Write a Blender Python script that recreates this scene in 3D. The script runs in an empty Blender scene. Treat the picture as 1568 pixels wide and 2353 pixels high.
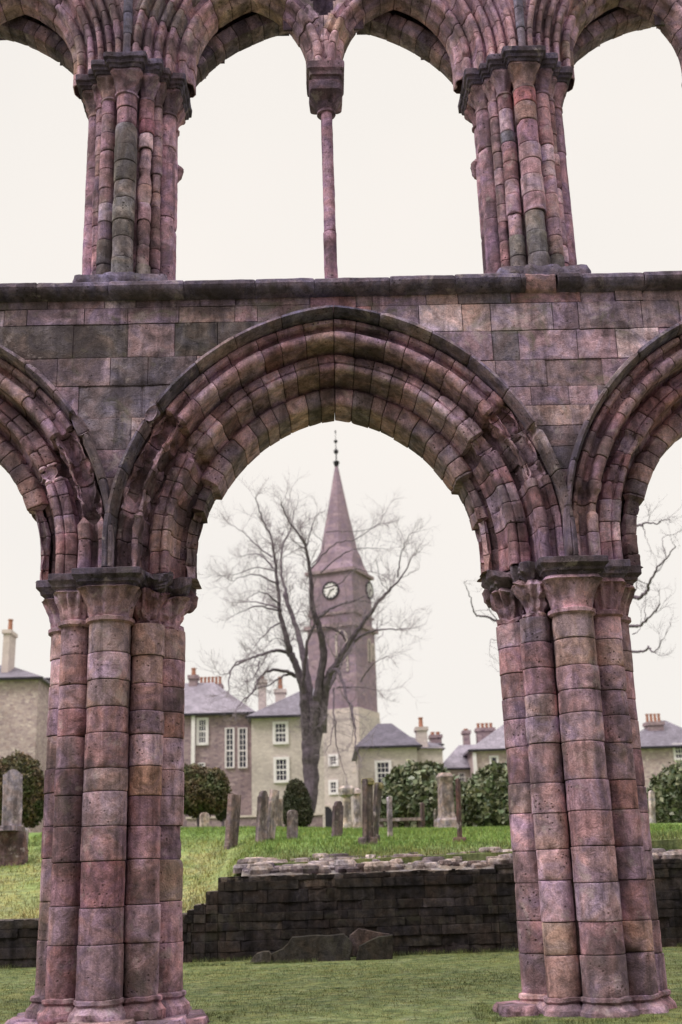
import bpy, math, random
import numpy as np
from mathutils import Matrix, Vector
random.seed(7); RNG = np.random.default_rng(11)
C = bpy.context.scene.collection
SC = bpy.context.scene

# ---------------------------------------------------------------- camera
CAMX, CAMD, EYE = -0.3065, 13.9766, 1.6
YAW, PITCH, ROLL, FPX = -0.0242, 0.3011, -0.0307, 2647.7
PW, PH = 1568.0, 2353.0
_f = np.array([-math.sin(YAW)*math.cos(PITCH), math.cos(YAW)*math.cos(PITCH), math.sin(PITCH)])
_r = np.array([math.cos(YAW), math.sin(YAW), 0.0]); _u = np.cross(_r, _f)
_r2 = _r*math.cos(ROLL)+_u*math.sin(ROLL); _u2 = -_r*math.sin(ROLL)+_u*math.cos(ROLL)
CAM = np.array([CAMX, -CAMD, EYE])
cam = bpy.data.cameras.new('camera'); camo = bpy.data.objects.new('camera', cam); C.objects.link(camo)
m = Matrix.Identity(4)
for i in range(3):
    m[i][0] = _r2[i]; m[i][1] = _u2[i]; m[i][2] = -_f[i]; m[i][3] = CAM[i]
camo.matrix_world = m
cam.sensor_fit = 'VERTICAL'; cam.sensor_height = 36.0; cam.lens = FPX/PH*36.0
cam.clip_end = 3000; cam.clip_start = 0.1
cam.dof.use_dof = True; cam.dof.focus_distance = 15.2; cam.dof.aperture_fstop = 1.15
SC.camera = camo

# ---------------------------------------------------------------- light
SUN_EL, SUN_AZ = 46.0, 238.0      # azimuth clockwise from +Y
w = bpy.data.worlds.new("World"); SC.world = w; w.use_nodes = True
nt = w.node_tree; nt.nodes.clear()
sky = nt.nodes.new('ShaderNodeTexSky'); sky.sky_type = 'NISHITA'; sky.sun_disc = False
sky.sun_elevation = math.radians(SUN_EL); sky.sun_rotation = math.radians(SUN_AZ)
sk2 = nt.nodes.new('ShaderNodeVectorMath'); sk2.operation = 'SCALE'; sk2.inputs['Scale'].default_value = 0.10
nt.links.new(sky.outputs[0], sk2.inputs[0])
cl_n = nt.nodes.new('ShaderNodeTexNoise'); cl_n.inputs['Scale'].default_value = 1.6; cl_n.inputs['Detail'].default_value = 4
cl_r = nt.nodes.new('ShaderNodeValToRGB')
cl_r.color_ramp.elements[0].position = 0.3; cl_r.color_ramp.elements[0].color = (0.90, 0.868, 0.825, 1)
cl_r.color_ramp.elements[1].position = 0.7; cl_r.color_ramp.elements[1].color = (0.985, 0.93, 0.872, 1)
nt.links.new(cl_n.outputs['Fac'], cl_r.inputs['Fac'])
mixn = nt.nodes.new('ShaderNodeMix'); mixn.data_type = 'RGBA'; mixn.inputs[0].default_value = 0.96
nt.links.new(sk2.outputs[0], mixn.inputs[6]); nt.links.new(cl_r.outputs[0], mixn.inputs[7])
tcw = nt.nodes.new('ShaderNodeTexCoord'); spw = nt.nodes.new('ShaderNodeSeparateXYZ'); nt.links.new(tcw.outputs['Generated'], spw.inputs[0])
mrw = nt.nodes.new('ShaderNodeMapRange'); mrw.inputs[1].default_value = 0.68; mrw.inputs[2].default_value = 1.0; mrw.inputs[3].default_value = 1.0; mrw.inputs[4].default_value = 4.2   # overcast: brighter overhead than near the horizon
nt.links.new(spw.outputs[2], mrw.inputs[0])
bg = nt.nodes.new('ShaderNodeBackground'); nt.links.new(mrw.outputs[0], bg.inputs['Strength'])
nt.links.new(mixn.outputs[2], bg.inputs['Color'])
wo = nt.nodes.new('ShaderNodeOutputWorld'); nt.links.new(bg.outputs[0], wo.inputs['Surface'])
sl = bpy.data.lights.new('sun', 'SUN'); sl.energy = 2.0; sl.angle = math.radians(16); sl.color = (1, 0.95, 0.9)
so = bpy.data.objects.new('sun', sl); C.objects.link(so)
az, el = math.radians(SUN_AZ), math.radians(SUN_EL)
sd = Vector((math.sin(az)*math.cos(el), math.cos(az)*math.cos(el), math.sin(el)))
so.rotation_euler = sd.to_track_quat('Z', 'Y').to_euler(); so.location = (-10, -20, 40)
SC.view_settings.view_transform = 'Standard'; SC.view_settings.look = 'None'
SC.view_settings.gamma = 1.0; SC.view_settings.exposure = 0.0
SC.view_settings.use_curve_mapping = False

# ---------------------------------------------------------------- helpers
def ray(px, py):
    d = _f+_r2*(px-PW/2)/FPX+_u2*(PH/2-py)/FPX
    return d
def at(px, py, Y):
    d = ray(px, py); return CAM+d*((Y+CAMD)/d[1])
def on_plane(px, py, P, n):
    d = ray(px, py); P = np.array(P); n = np.array(n)
    return CAM+d*(((P-CAM)@n)/(d@n))
def _hash(ix, iy, iz):
    h = (ix.astype(np.int64)*374761393+iy.astype(np.int64)*668265263+iz.astype(np.int64)*2147483647) & 0xffffffff
    h = ((h ^ (h >> 13))*1274126177) & 0xffffffff
    h = h ^ (h >> 16)
    return (h & 0xffff)/65535.0
def vnoise(P):
    P = np.asarray(P, float); i = np.floor(P); f = P-i; f = f*f*(3-2*f); i = i.astype(np.int64)
    r = 0
    for dx in (0, 1):
        wx = f[..., 0] if dx else 1-f[..., 0]
        for dy in (0, 1):
            wy = f[..., 1] if dy else 1-f[..., 1]
            for dz in (0, 1):
                wz = f[..., 2] if dz else 1-f[..., 2]
                r = r+wx*wy*wz*_hash(i[..., 0]+dx, i[..., 1]+dy, i[..., 2]+dz)
    return r*2-1
def fbm(P, o=3):
    P = np.asarray(P, float); s = 0; a = 1.0; t = 0
    for k in range(o):
        s = s+a*vnoise(P*(2.03**k)+k*17.3); t += a; a *= 0.5
    return s/t

class MB:
    def __init__(s): s.v = []; s.n = 0; s.l = []; s.s = []; s.c = []
    def grid(s, V, col, closed=False, flip=False):
        R, K = V.shape[:2]; base = s.n
        s.v.append(V.reshape(-1, 3)); s.n += R*K
        k2 = K if closed else K-1
        r, k = np.meshgrid(np.arange(R-1), np.arange(k2), indexing='ij')
        kn = (k+1) % K
        q = np.stack([r*K+k, r*K+kn, (r+1)*K+kn, (r+1)*K+k], -1)+base
        if flip: q = q[..., ::-1]
        col = np.broadcast_to(np.asarray(col, float), (R-1, k2, 3)) if np.ndim(col) < 3 else col
        s._faces(q.reshape(-1, 4), col.reshape(-1, 3))
    def _faces(s, q, col):
        s.l.append(q.reshape(-1)); s.s.append(np.full(len(q), q.shape[1])); s.c.append(np.broadcast_to(col, (len(q), 3)))
    def mesh(s, V, F, col=(1, 1, 1)):
        base = s.n; V = np.asarray(V, float); s.v.append(V); s.n += len(V)
        for f in F:
            s._faces(np.array([f])+base, np.array([col], float))
    def quads(s, V, col):      # V (n,4,3)
        base = s.n; n = len(V); s.v.append(V.reshape(-1, 3)); s.n += 4*n
        s._faces(np.arange(4*n).reshape(n, 4)+base, col)
    def tris(s, V, col):
        base = s.n; n = len(V); s.v.append(V.reshape(-1, 3)); s.n += 3*n
        s._faces(np.arange(3*n).reshape(n, 3)+base, col)
    def box(s, x0, x1, y0, y1, z0, z1, col=(1, 1, 1), M=None, taper=1.0):
        cx, cy = (x0+x1)/2, (y0+y1)/2
        V = []
        for z, t in ((z0, 1.0), (z1, taper)):
            for x, y in ((x0, y0), (x1, y0), (x1, y1), (x0, y1)):
                V.append((cx+(x-cx)*t, cy+(y-cy)*t, z))
        V = np.array(V)
        if M is not None: V = V@M[0].T+M[1]
        s.mesh(V, [(0, 3, 2, 1), (4, 5, 6, 7), (0, 1, 5, 4), (1, 2, 6, 5), (2, 3, 7, 6), (3, 0, 4, 7)], col)
    def build(s, name, mat, parent=None, smooth=True, loc=None):
        V = np.concatenate(s.v); L = np.concatenate(s.l).astype(np.int32); S = np.concatenate(s.s).astype(np.int32)
        cc = np.concatenate(s.c)
        if loc is not None: V = V-np.array(loc)
        me = bpy.data.meshes.new(name); me.vertices.add(len(V)); me.vertices.foreach_set('co', V.astype(np.float32).ravel())
        me.loops.add(len(L)); me.loops.foreach_set('vertex_index', L)
        me.polygons.add(len(S)); st = np.concatenate([[0], np.cumsum(S)[:-1]]).astype(np.int32)
        me.polygons.foreach_set('loop_start', st); me.polygons.foreach_set('loop_total', S)
        me.polygons.foreach_set('use_smooth', np.full(len(S), bool(smooth)))
        me.update(calc_edges=True); me.validate()
        if len(me.loops) == len(L):
            ca = me.color_attributes.new('Col', 'FLOAT_COLOR', 'CORNER')
            a = np.ones((len(L), 4), np.float32); a[:, :3] = np.repeat(cc, S, axis=0); ca.data.foreach_set('color', a.ravel())
        if smooth: me.set_sharp_from_angle(angle=math.radians(32))
        me.materials.append(mat)
        o = bpy.data.objects.new(name, me); C.objects.link(o)
        if loc is not None: o.location = loc
        if parent is not None: attach(o, parent)
        return o
def attach(o, parent):
    o.parent = parent
    # children keep their world placement: every parent is only translated
    o.matrix_parent_inverse = Matrix.Translation(-(Vector(parent.location) if parent.parent is None else Vector((0, 0, 0))))
def tag(o, label=None, cat=None, group=None, kind=None):
    if label: o['label'] = label
    if cat: o['category'] = cat
    if group: o['group'] = group
    if kind: o['kind'] = kind
    return o
def empty(name, loc, label, cat, group=None):
    o = bpy.data.objects.new(name, None); C.objects.link(o); o.location = loc; o.empty_display_size = .3
    return tag(o, label, cat, group)

# ---------------------------------------------------------------- materials
def newmat(name):
    mt = bpy.data.materials.new(name); mt.use_nodes = True; t = mt.node_tree
    b = t.nodes['Principled BSDF']; b.inputs['Specular IOR Level'].default_value = 0.15
    return mt, t, b
def N(t, kind, **kw):
    n = t.nodes.new(kind)
    for k, v in kw.items():
        if k in n.inputs: n.inputs[k].default_value = v
        else: setattr(n, k, v)
    return n
def noise(t, vec, scale, detail=4, rough=.6, dist=0.0):
    n = N(t, 'ShaderNodeTexNoise', Scale=scale, Detail=detail, Roughness=rough, Distortion=dist)
    t.links.new(vec, n.inputs['Vector']); return n.outputs['Fac']
def ramp(t, fac, stops):
    r = N(t, 'ShaderNodeValToRGB'); cr = r.color_ramp
    while len(cr.elements) < len(stops): cr.elements.new(.5)
    for e, (p, c) in zip(cr.elements, stops):
        e.position = p; e.color = (*c, 1) if len(c) == 3 else c
    t.links.new(fac, r.inputs['Fac']); return r.outputs['Color']
def g(v): return (v, v, v)
def mix(t, fac, a, b, mode='MIX'):
    n = N(t, 'ShaderNodeMix', data_type='RGBA', blend_type=mode)
    for s, v in ((0, fac), (6, a), (7, b)):
        if hasattr(v, 'is_linked'): t.links.new(v, n.inputs[s])
        else: n.inputs[s].default_value = v if s == 0 else (*v, 1)
    return n.outputs[2]
def mathn(t, op, a, b=0.0):
    n = N(t, 'ShaderNodeMath', operation=op)
    for i, v in enumerate((a, b)):
        if hasattr(v, 'is_linked'): t.links.new(v, n.inputs[i])
        else: n.inputs[i].default_value = v
    return n.outputs[0]
def stone_mat(name, grime=.55, lichen=.3, green=.2, pits=1.0, tint=(1, 1, 1), bump=.8, bsize=.03):
    mt, t, b = newmat(name)
    tc = N(t, 'ShaderNodeNewGeometry').outputs['Position']
    at_ = N(t, 'ShaderNodeAttribute', attribute_name='Col').outputs['Color']
    c = mix(t, 1.0, at_, tint, 'MULTIPLY')
    n1 = noise(t, tc, 1.1, 7, .62, .4); n2 = noise(t, tc, 7, 6, .65, .6); n3 = noise(t, tc, 55, 3, .7)
    np_ = noise(t, tc, 2.6, 5, .6, 1.2)
    c = mix(t, 1.0, c, ramp(t, np_, [(.38, (1.10, 1.0, .93)), (.5, (1, 1, 1)), (.62, (.90, .93, 1.08))]), 'MULTIPLY')
    mps = N(t, 'ShaderNodeMapping'); mps.inputs['Scale'].default_value = (5.5, 5.5, .55); t.links.new(tc, mps.inputs['Vector'])
    ns = noise(t, mps.outputs[0], 1.0, 5, .65, .3)
    c = mix(t, 1.0, c, ramp(t, ns, [(.36, g(.55)), (.5, g(1.0)), (.66, g(1.28))]), 'MULTIPLY')
    c = mix(t, 1.0, c, ramp(t, n2, [(.30, g(.5)), (.5, g(1.0)), (.70, g(1.55))]), 'MULTIPLY')
    c = mix(t, 1.0, c, ramp(t, n3, [(.25, g(.62)), (.75, g(1.4))]), 'MULTIPLY')
    gr = ramp(t, n1, [(.49, g(0)), (.59, g(1))])
    c = mix(t, mathn(t, 'MULTIPLY', gr, grime), c, (.055, .043, .048))
    n5 = noise(t, tc, 1.9, 6, .6, 1.0)
    c = mix(t, mathn(t, 'MULTIPLY', ramp(t, n5, [(.56, g(0)), (.66, g(1))]), green), c, (.15, .145, .095))
    n4 = noise(t, tc, 3.3, 8, .7, .3)
    c = mix(t, mathn(t, 'MULTIPLY', ramp(t, n4, [(.58, g(0)), (.66, g(1))]), lichen), c, (.50, .42, .42))
    pm = N(t, 'ShaderNodeTexVoronoi', Scale=16.0); t.links.new(tc, pm.inputs['Vector'])
    pit = ramp(t, pm.outputs['Distance'], [(.10, g(1)), (.24, g(0))])
    pg = ramp(t, noise(t, tc, 2.3, 3), [(.50, g(0)), (.60, g(1))])
    pit = mathn(t, 'MULTIPLY', mathn(t, 'MULTIPLY', pit, pg), pits)
    c = mix(t, mathn(t, 'MULTIPLY', pit, .75), c, (.035, .025, .025))
    t.links.new(c, b.inputs['Base Color']); b.inputs['Roughness'].default_value = .93
    h = mathn(t, 'ADD', mathn(t, 'MULTIPLY', n2, 1.0), mathn(t, 'MULTIPLY', n3, .35))
    h = mathn(t, 'SUBTRACT', h, mathn(t, 'MULTIPLY', pit, .6))
    bp = N(t, 'ShaderNodeBump', Strength=bump, Distance=bsize); t.links.new(h, bp.inputs['Height'])
    t.links.new(bp.outputs[0], b.inputs['Normal'])
    return mt
M_STONE = stone_mat('weathered_sandstone', grime=.62, lichen=.4, tint=(1.48, 1.45, 1.74))
M_WALLS = stone_mat('ashlar_sandstone', grime=.65, lichen=.42, green=.5, pits=.5, tint=(1.20, 1.18, 1.42))
M_DARK = stone_mat('wet_dark_masonry', grime=.0, lichen=.035, green=.12, pits=.6, bsize=.03)
M_RUBBLE = stone_mat('rubble_stone', grime=.4, lichen=.5, green=.3, pits=.6, bsize=.03)
M_GRAVE = stone_mat('gravestone_sandstone', grime=.6, lichen=.6, green=.35, pits=.3, bsize=.02)
def plain(name, col, rough=.8, var=.25, scale=3.0, bump=0.0):
    mt, t, b = newmat(name); tc = N(t, 'ShaderNodeNewGeometry').outputs['Position']
    n = noise(t, tc, scale, 6, .6, .3)
    c = mix(t, 1.0, col, ramp(t, n, [(.3, g(1-var)), (.7, g(1+var))]), 'MULTIPLY')
    t.links.new(c, b.inputs['Base Color']); b.inputs['Roughness'].default_value = rough
    if bump:
        bp = N(t, 'ShaderNodeBump', Strength=.6, Distance=bump); t.links.new(n, bp.inputs['Height']); t.links.new(bp.outputs[0], b.inputs['Normal'])
    return mt
def masonry(name, cols, scale, var=.3, mortar=(.3, .24, .22), stretch=(1, 1, 1.8), mort=.04):
    """irregular coursed rubble: voronoi stones"""
    mt, t, b = newmat(name); tc = N(t, 'ShaderNodeNewGeometry').outputs['Position']
    mp = N(t, 'ShaderNodeMapping'); mp.inputs['Scale'].default_value = stretch; t.links.new(tc, mp.inputs['Vector'])
    v = N(t, 'ShaderNodeTexVoronoi', Scale=scale); t.links.new(mp.outputs[0], v.inputs['Vector'])
    e = N(t, 'ShaderNodeTexVoronoi', Scale=scale, feature='DISTANCE_TO_EDGE'); t.links.new(mp.outputs[0], e.inputs['Vector'])
    sep = N(t, 'ShaderNodeSeparateColor'); t.links.new(v.outputs['Color'], sep.inputs[0])
    k = len(cols)
    c = ramp(t, sep.outputs[0], [(i/(k-1), cc) for i, cc in enumerate(cols)])
    n = noise(t, tc, scale*2.5, 6, .65); n0 = noise(t, tc, .35, 5, .6)
    c = mix(t, ramp(t, e.outputs['Distance'], [(0, g(.75)), (mort, g(0))]), c, mortar)
    c = mix(t, 1.0, c, ramp(t, n, [(.3, g(1-var)), (.7, g(1+var))]), 'MULTIPLY')
    c = mix(t, 1.0, c, ramp(t, n0, [(.3, g(.8)), (.7, g(1.15))]), 'MULTIPLY')
    t.links.new(c, b.inputs['Base Color']); b.inputs['Roughness'].default_value = .9
    return mt
def slate(name, col):
    mt, t, b = newmat(name); tc = N(t, 'ShaderNodeNewGeometry').outputs['Position']
    mp = N(t, 'ShaderNodeMapping'); mp.inputs['Scale'].default_value = (1, .6, 1); mp.inputs['Rotation'].default_value = (math.radians(90), 0, 0)
    t.links.new(tc, mp.inputs['Vector'])
    br = N(t, 'ShaderNodeTexBrick', Scale=3.2); br.inputs['Color1'].default_value = (*[x*.8 for x in col], 1)
    br.inputs['Color2'].default_value = (*[x*1.2 for x in col], 1); br.inputs['Mortar'].default_value = (*[x*.55 for x in col], 1)
    br.inputs['Mortar Size'].default_value = .02; t.links.new(mp.outputs[0], br.inputs['Vector'])
    n = noise(t, tc, 1.3, 6, .65)
    c = mix(t, 1.0, br.outputs['Color'], ramp(t, n, [(.3, g(.75)), (.7, g(1.3))]), 'MULTIPLY')
    t.links.new(c, b.inputs['Base Color']); b.inputs['Roughness'].default_value = .6
    return mt
M_CREAM = masonry('cream_rubble_render', [(.56, .475, .465), (.49, .41, .41), (.61, .525, .51), (.53, .445, .435)], 4.0, .13, (.55, .465, .455))
M_RUB1 = masonry('brown_rubble_wall', [(.40, .29, .30), (.50, .39, .39), (.33, .24, .27), (.60, .49, .48), (.38, .28, .31)], 4.2, .22, (.48, .38, .39))
M_PURP = masonry('purple_whinstone_wall', [(.27, .19, .22), (.34, .25, .27), (.21, .15, .185), (.41, .31, .325)], 4.2, .22, (.34, .26, .285))
M_PINK = masonry('pink_ashlar_steeple', [(.29, .21, .27), (.335, .24, .29), (.26, .19, .26), (.375, .275, .315)], 1.5, .2, (.22, .13, .15), (1, 1, 2.0), .03)
M_SLATE = slate('blue_grey_slate', (.17, .15, .19)); M_SLATE2 = slate('pale_slate', (.25, .22, .27)); M_SLATE3 = slate('dark_slate', (.115, .10, .135))
M_WHITE = plain('white_paint', (.78, .72, .76), .5, .06)
M_PALEST = plain('pale_dressed_stone', (.60, .50, .48), .8, .15)
M_GLASS, _t, _b = newmat('window_glass'); _b.inputs['Base Color'].default_value = (.025, .025, .045, 1); _b.inputs['Roughness'].default_value = .12; _b.inputs['Specular IOR Level'].default_value = .5
M_POT = plain('terracotta_pot', (.36, .17, .12), .8, .2)
M_IRON = plain('dark_iron', (.03, .027, .035), .5, .2)
M_GILT = plain('clock_face_enamel', (.80, .76, .78), .4, .04)
M_TWIG = plain('twig_bark', (.26, .21, .25), .95, .2)
M_BARK = plain('tree_bark', (.125, .098, .125), .95, .45, 5.0, .03)
def foliage_mat(name, a, b_, rough=.5):
    mt, t, b = newmat(name); at_ = N(t, 'ShaderNodeAttribute', attribute_name='Col').outputs['Color']
    tc = N(t, 'ShaderNodeNewGeometry').outputs['Position']
    c = mix(t, ramp(t, noise(t, tc, 1.6, 4), [(.35, g(0)), (.65, g(1))]), a, b_)
    c = mix(t, 1.0, c, at_, 'MULTIPLY'); t.links.new(c, b.inputs['Base Color'])
    b.inputs['Roughness'].default_value = rough; b.inputs['Specular IOR Level'].default_value = .35
    return mt
M_YEW = foliage_mat('yew_foliage', (.035, .045, .022), (.055, .055, .03), .7)
M_BEECH = foliage_mat('clipped_copper_foliage', (.13, .085, .05), (.065, .085, .035), .7)
M_RHODO = foliage_mat('rhododendron_foliage', (.15, .17, .10), (.10, .125, .07), .32)
def grass_mat(name, blades):
    mt, t, b = newmat(name); tc = N(t, 'ShaderNodeNewGeometry').outputs['Position']
    n0 = noise(t, tc, .45, 6, .6, .4); n1 = noise(t, tc, 2.4, 6, .7); n2 = noise(t, tc, 30, 4, .7)
    c = ramp(t, n1, [(.28, (.066, .088, .034)), (.45, (.125, .158, .06)), (.6, (.19, .212, .095)), (.75, (.30, .29, .165))])
    c = mix(t, ramp(t, n0, [(.48, g(0)), (.64, g(.6))]), c, (.18, .20, .075))
    # dry straw patches on the bank to the left of the broken wall
    sp = N(t, 'ShaderNodeSeparateXYZ'); t.links.new(tc, sp.inputs[0])
    mx = N(t, 'ShaderNodeMapRange'); mx.inputs[1].default_value = -1.5; mx.inputs[2].default_value = -3.2; t.links.new(sp.outputs[0], mx.inputs[0])
    my = N(t, 'ShaderNodeMapRange'); my.inputs[1].default_value = 22; my.inputs[2].default_value = 17; t.links.new(sp.outputs[1], my.inputs[0])
    my2 = N(t, 'ShaderNodeMapRange'); my2.inputs[1].default_value = 10; my2.inputs[2].default_value = 11; t.links.new(sp.outputs[1], my2.inputs[0])
    dry = mathn(t, 'MULTIPLY', mathn(t, 'MULTIPLY', mx.outputs[0], my.outputs[0]), my2.outputs[0])
    dry = mathn(t, 'MULTIPLY', dry, ramp(t, noise(t, tc, .55, 4), [(.3, g(.25)), (.6, g(.95))]))
    c = mix(t, dry, c, (.31, .30, .14))
    far = N(t, 'ShaderNodeMapRange'); far.inputs[1].default_value = 11; far.inputs[2].default_value = 14; t.links.new(sp.outputs[1], far.inputs[0])
    c = mix(t, mathn(t, 'MULTIPLY', far.outputs[0], mathn(t, 'SUBTRACT', .55, mathn(t, 'MULTIPLY', dry, .5))), c, (.16, .285, .06))
    np_ = noise(t, tc, 2.6, 5, .6, 1.2)
    c = mix(t, 1.0, c, ramp(t, np_, [(.38, (1.10, 1.0, .93)), (.5, (1, 1, 1)), (.62, (.90, .93, 1.08))]), 'MULTIPLY')
    mps = N(t, 'ShaderNodeMapping'); mps.inputs['Scale'].default_value = (5.5, 5.5, .55); t.links.new(tc, mps.inputs['Vector'])
    ns = noise(t, mps.outputs[0], 1.0, 5, .65, .3)
    c = mix(t, 1.0, c, ramp(t, ns, [(.36, g(.55)), (.5, g(1.0)), (.66, g(1.28))]), 'MULTIPLY')
    c = mix(t, 1.0, c, ramp(t, n2, [(.25, g(.6)), (.75, g(1.4))]), 'MULTIPLY')
    if blades:
        at_ = N(t, 'ShaderNodeAttribute', attribute_name='Col').outputs['Color']; c = mix(t, 1.0, c, at_, 'MULTIPLY')
    t.links.new(c, b.inputs['Base Color']); b.inputs['Roughness'].default_value = .85
    if not blades:
        bp = N(t, 'ShaderNodeBump', Strength=.8, Distance=.03); t.links.new(n2, bp.inputs['Height']); t.links.new(bp.outputs[0], b.inputs['Normal'])
    return mt
M_GROUND = grass_mat('turf', False); M_BLADE = grass_mat('grass_blades', True)

PAL = [(.275, .165, .165), (.30, .195, .205), (.25, .165, .18), (.285, .19, .165), (.235, .135, .135), (.34, .235, .24), (.225, .15, .15), (.265, .175, .17)]
PAL_WALL = [(.44, .345, .32), (.38, .29, .29), (.15, .125, .125), (.28, .195, .195), (.25, .18, .195), (.19, .145, .14), (.33, .24, .21), (.28, .20, .215), (.23, .17, .17), (.27, .155, .145), (.26, .19, .18)]
MORTAR = (.075, .055, .055)
def soft(d, k=.6, base=(.265, .175, .178)):
    return {i: ({j: tuple(np.array(c)*k+np.array(base)*(1-k)) for j, c in v.items()}) for i, v in d.items()}
def pick(rs, pal=PAL, v=.24):
    c = np.array(pal[rs.integers(len(pal))]); return c*(1+rs.uniform(-v, v))

# ---------------------------------------------------------------- terrain
def zfront(X): return np.interp(X, [-30, -6.5, -3.4, -2.6, -1.9, 3.1, 6, 30], [.5, .72, .76, 1.0, 1.76, 1.84, 1.98, 2.4])
def terr(X, Y):
    X = np.asarray(X, float); Y = np.asarray(Y, float)
    z0 = zfront(X); t = np.clip((Y-10.6)/17.0, 0, 1); t = np.sin(t*math.pi/2)**1.0
    zc_ = np.interp(X, [-8, -3, 1, 6], [3.1, 3.05, 2.84, 2.74])
    z = z0+(zc_-z0)*t+.030*np.clip(Y-27.6, 0, 60)
    z = z+.05*fbm(np.stack([X*.35, Y*.35, 0*X], -1), 3)*np.clip((Y-10)/5, 0, 1)
    z = np.where(Y < 10.25, 0.018*fbm(np.stack([X*.5, Y*.5, 0*X+3], -1), 3)-.0, z)
    return z
def gnd(px, py):
    d = ray(px, py); tprev = None
    for Y in np.arange(10.8, 60, .1):
        P = CAM+d*((Y+CAMD)/d[1])
        if P[2] <= float(terr(P[0], P[1])): return np.array([P[0], P[1], float(terr(P[0], P[1]))])
    P = at(px, py, 32.); return np.array([P[0], P[1], float(terr(P[0], P[1]))])
xs = np.concatenate([[-900, -300, -120, -60, -35], np.arange(-24, 24.01, .4), [35, 60, 120, 300, 900]])
ys = np.concatenate([[-400, -60, -30], np.arange(-16, 10.01, .5), [10.2, 10.3], np.arange(10.6, 34, .4), [36, 40, 50, 60, 75, 87, 120, 300, 900]])
XX, YY = np.meshgrid(xs, ys); ZZ = terr(XX, YY)
mb = MB(); mb.grid(np.stack([XX, YY, ZZ], -1), (1, 1, 1))
tag(mb.build('ground', M_GROUND), kind='structure')
def blades(name, n, x0, x1, y0, y1, hmin, hmax, wd, label, bias=1.0):
    X = RNG.uniform(x0, x1, n); Y = y0+(y1-y0)*RNG.uniform(0, 1, n)**bias
    keep = fbm(np.stack([X*1.5, Y*1.5, 0*X], -1), 2) > RNG.uniform(-.9, .3, n); X = X[keep]; Y = Y[keep]; n = len(X)
    Z = terr(X, Y)-.005; a = RNG.uniform(0, 2*math.pi, n); h = RNG.uniform(hmin, hmax, n)*(1+.4*fbm(np.stack([X, Y, 0*X+9], -1), 2))
    ww = wd*RNG.uniform(.7, 1.3, n); la = RNG.uniform(0, 2*math.pi, n); lean = RNG.uniform(0, .8, n)*h
    V = np.empty((n, 3, 3))
    V[:, 0] = np.stack([X-np.cos(a)*ww, Y-np.sin(a)*ww, Z], -1); V[:, 1] = np.stack([X+np.cos(a)*ww, Y+np.sin(a)*ww, Z], -1)
    V[:, 2] = np.stack([X+np.cos(la)*lean, Y+np.sin(la)*lean, Z+h], -1)
    b = MB(); col = RNG.uniform(.7, 1.5, (n, 1))*np.array([[1, 1, 1.]])*np.stack([RNG.uniform(.9, 1.25, n), np.ones(n), RNG.uniform(.8, 1.2, n)], -1)
    b.tris(V, col); o = b.build(name, M_BLADE, smooth=False)
    return tag(o, label, 'grass', kind='stuff')
blades('lawn_grass', 190000, -8.5, 8.5, -2.2, 9.6, .012, .035, .004, 'short mown grass of the aisle floor between piers and dark wall')
blades('bank_grass', 110000, -9, 9, 10.7, 29, .04, .12, .010, 'longer rough green grass on the graveyard bank above the wall', 1.2)

def tufts(name, spots, label):
    b = MB()
    for (x0, x1, y0, y1, n, h) in spots:
        X = RNG.uniform(x0, x1, n); Y = RNG.uniform(y0, y1, n); k = fbm(np.stack([X*3, Y*3, 0*X], -1), 2) > -.1; X = X[k]; Y = Y[k]; n = len(X)
        Z = terr(X, Y)-.01; a = RNG.uniform(0, 2*math.pi, n); hh = h*RNG.uniform(.4, 1.2, n); l = RNG.normal(0, .4, (2, n))*hh
        V = np.empty((n, 3, 3)); V[:, 0] = np.stack([X-np.cos(a)*.005, Y-np.sin(a)*.005, Z], -1); V[:, 1] = np.stack([X+np.cos(a)*.005, Y+np.sin(a)*.005, Z], -1); V[:, 2] = np.stack([X+l[0], Y+l[1], Z+hh], -1)
        b.tris(V, RNG.uniform(.6, 1.2, (n, 1))*np.array([[1, 1, 1.]]))
    return tag(b.build(name, M_BLADE, smooth=False), label, 'grass', kind='stuff')
tufts('grass_tufts', [(-3.9, -1.6, -1.15, -.75, 1500, .045), (-1.75, -1.4, -.7, 1.2, 900, .045), (1.35, 1.62, -.6, 1.2, 900, .045), (1.7, 4.1, -1.05, -.7, 1500, .045), (-8, 8, 9.48, 9.62, 5000, .10), (-3, 0, 8.62, 8.74, 900, .08)], 'rough grass tufts growing against the pier bases and the foot of the dark wall')
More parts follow.
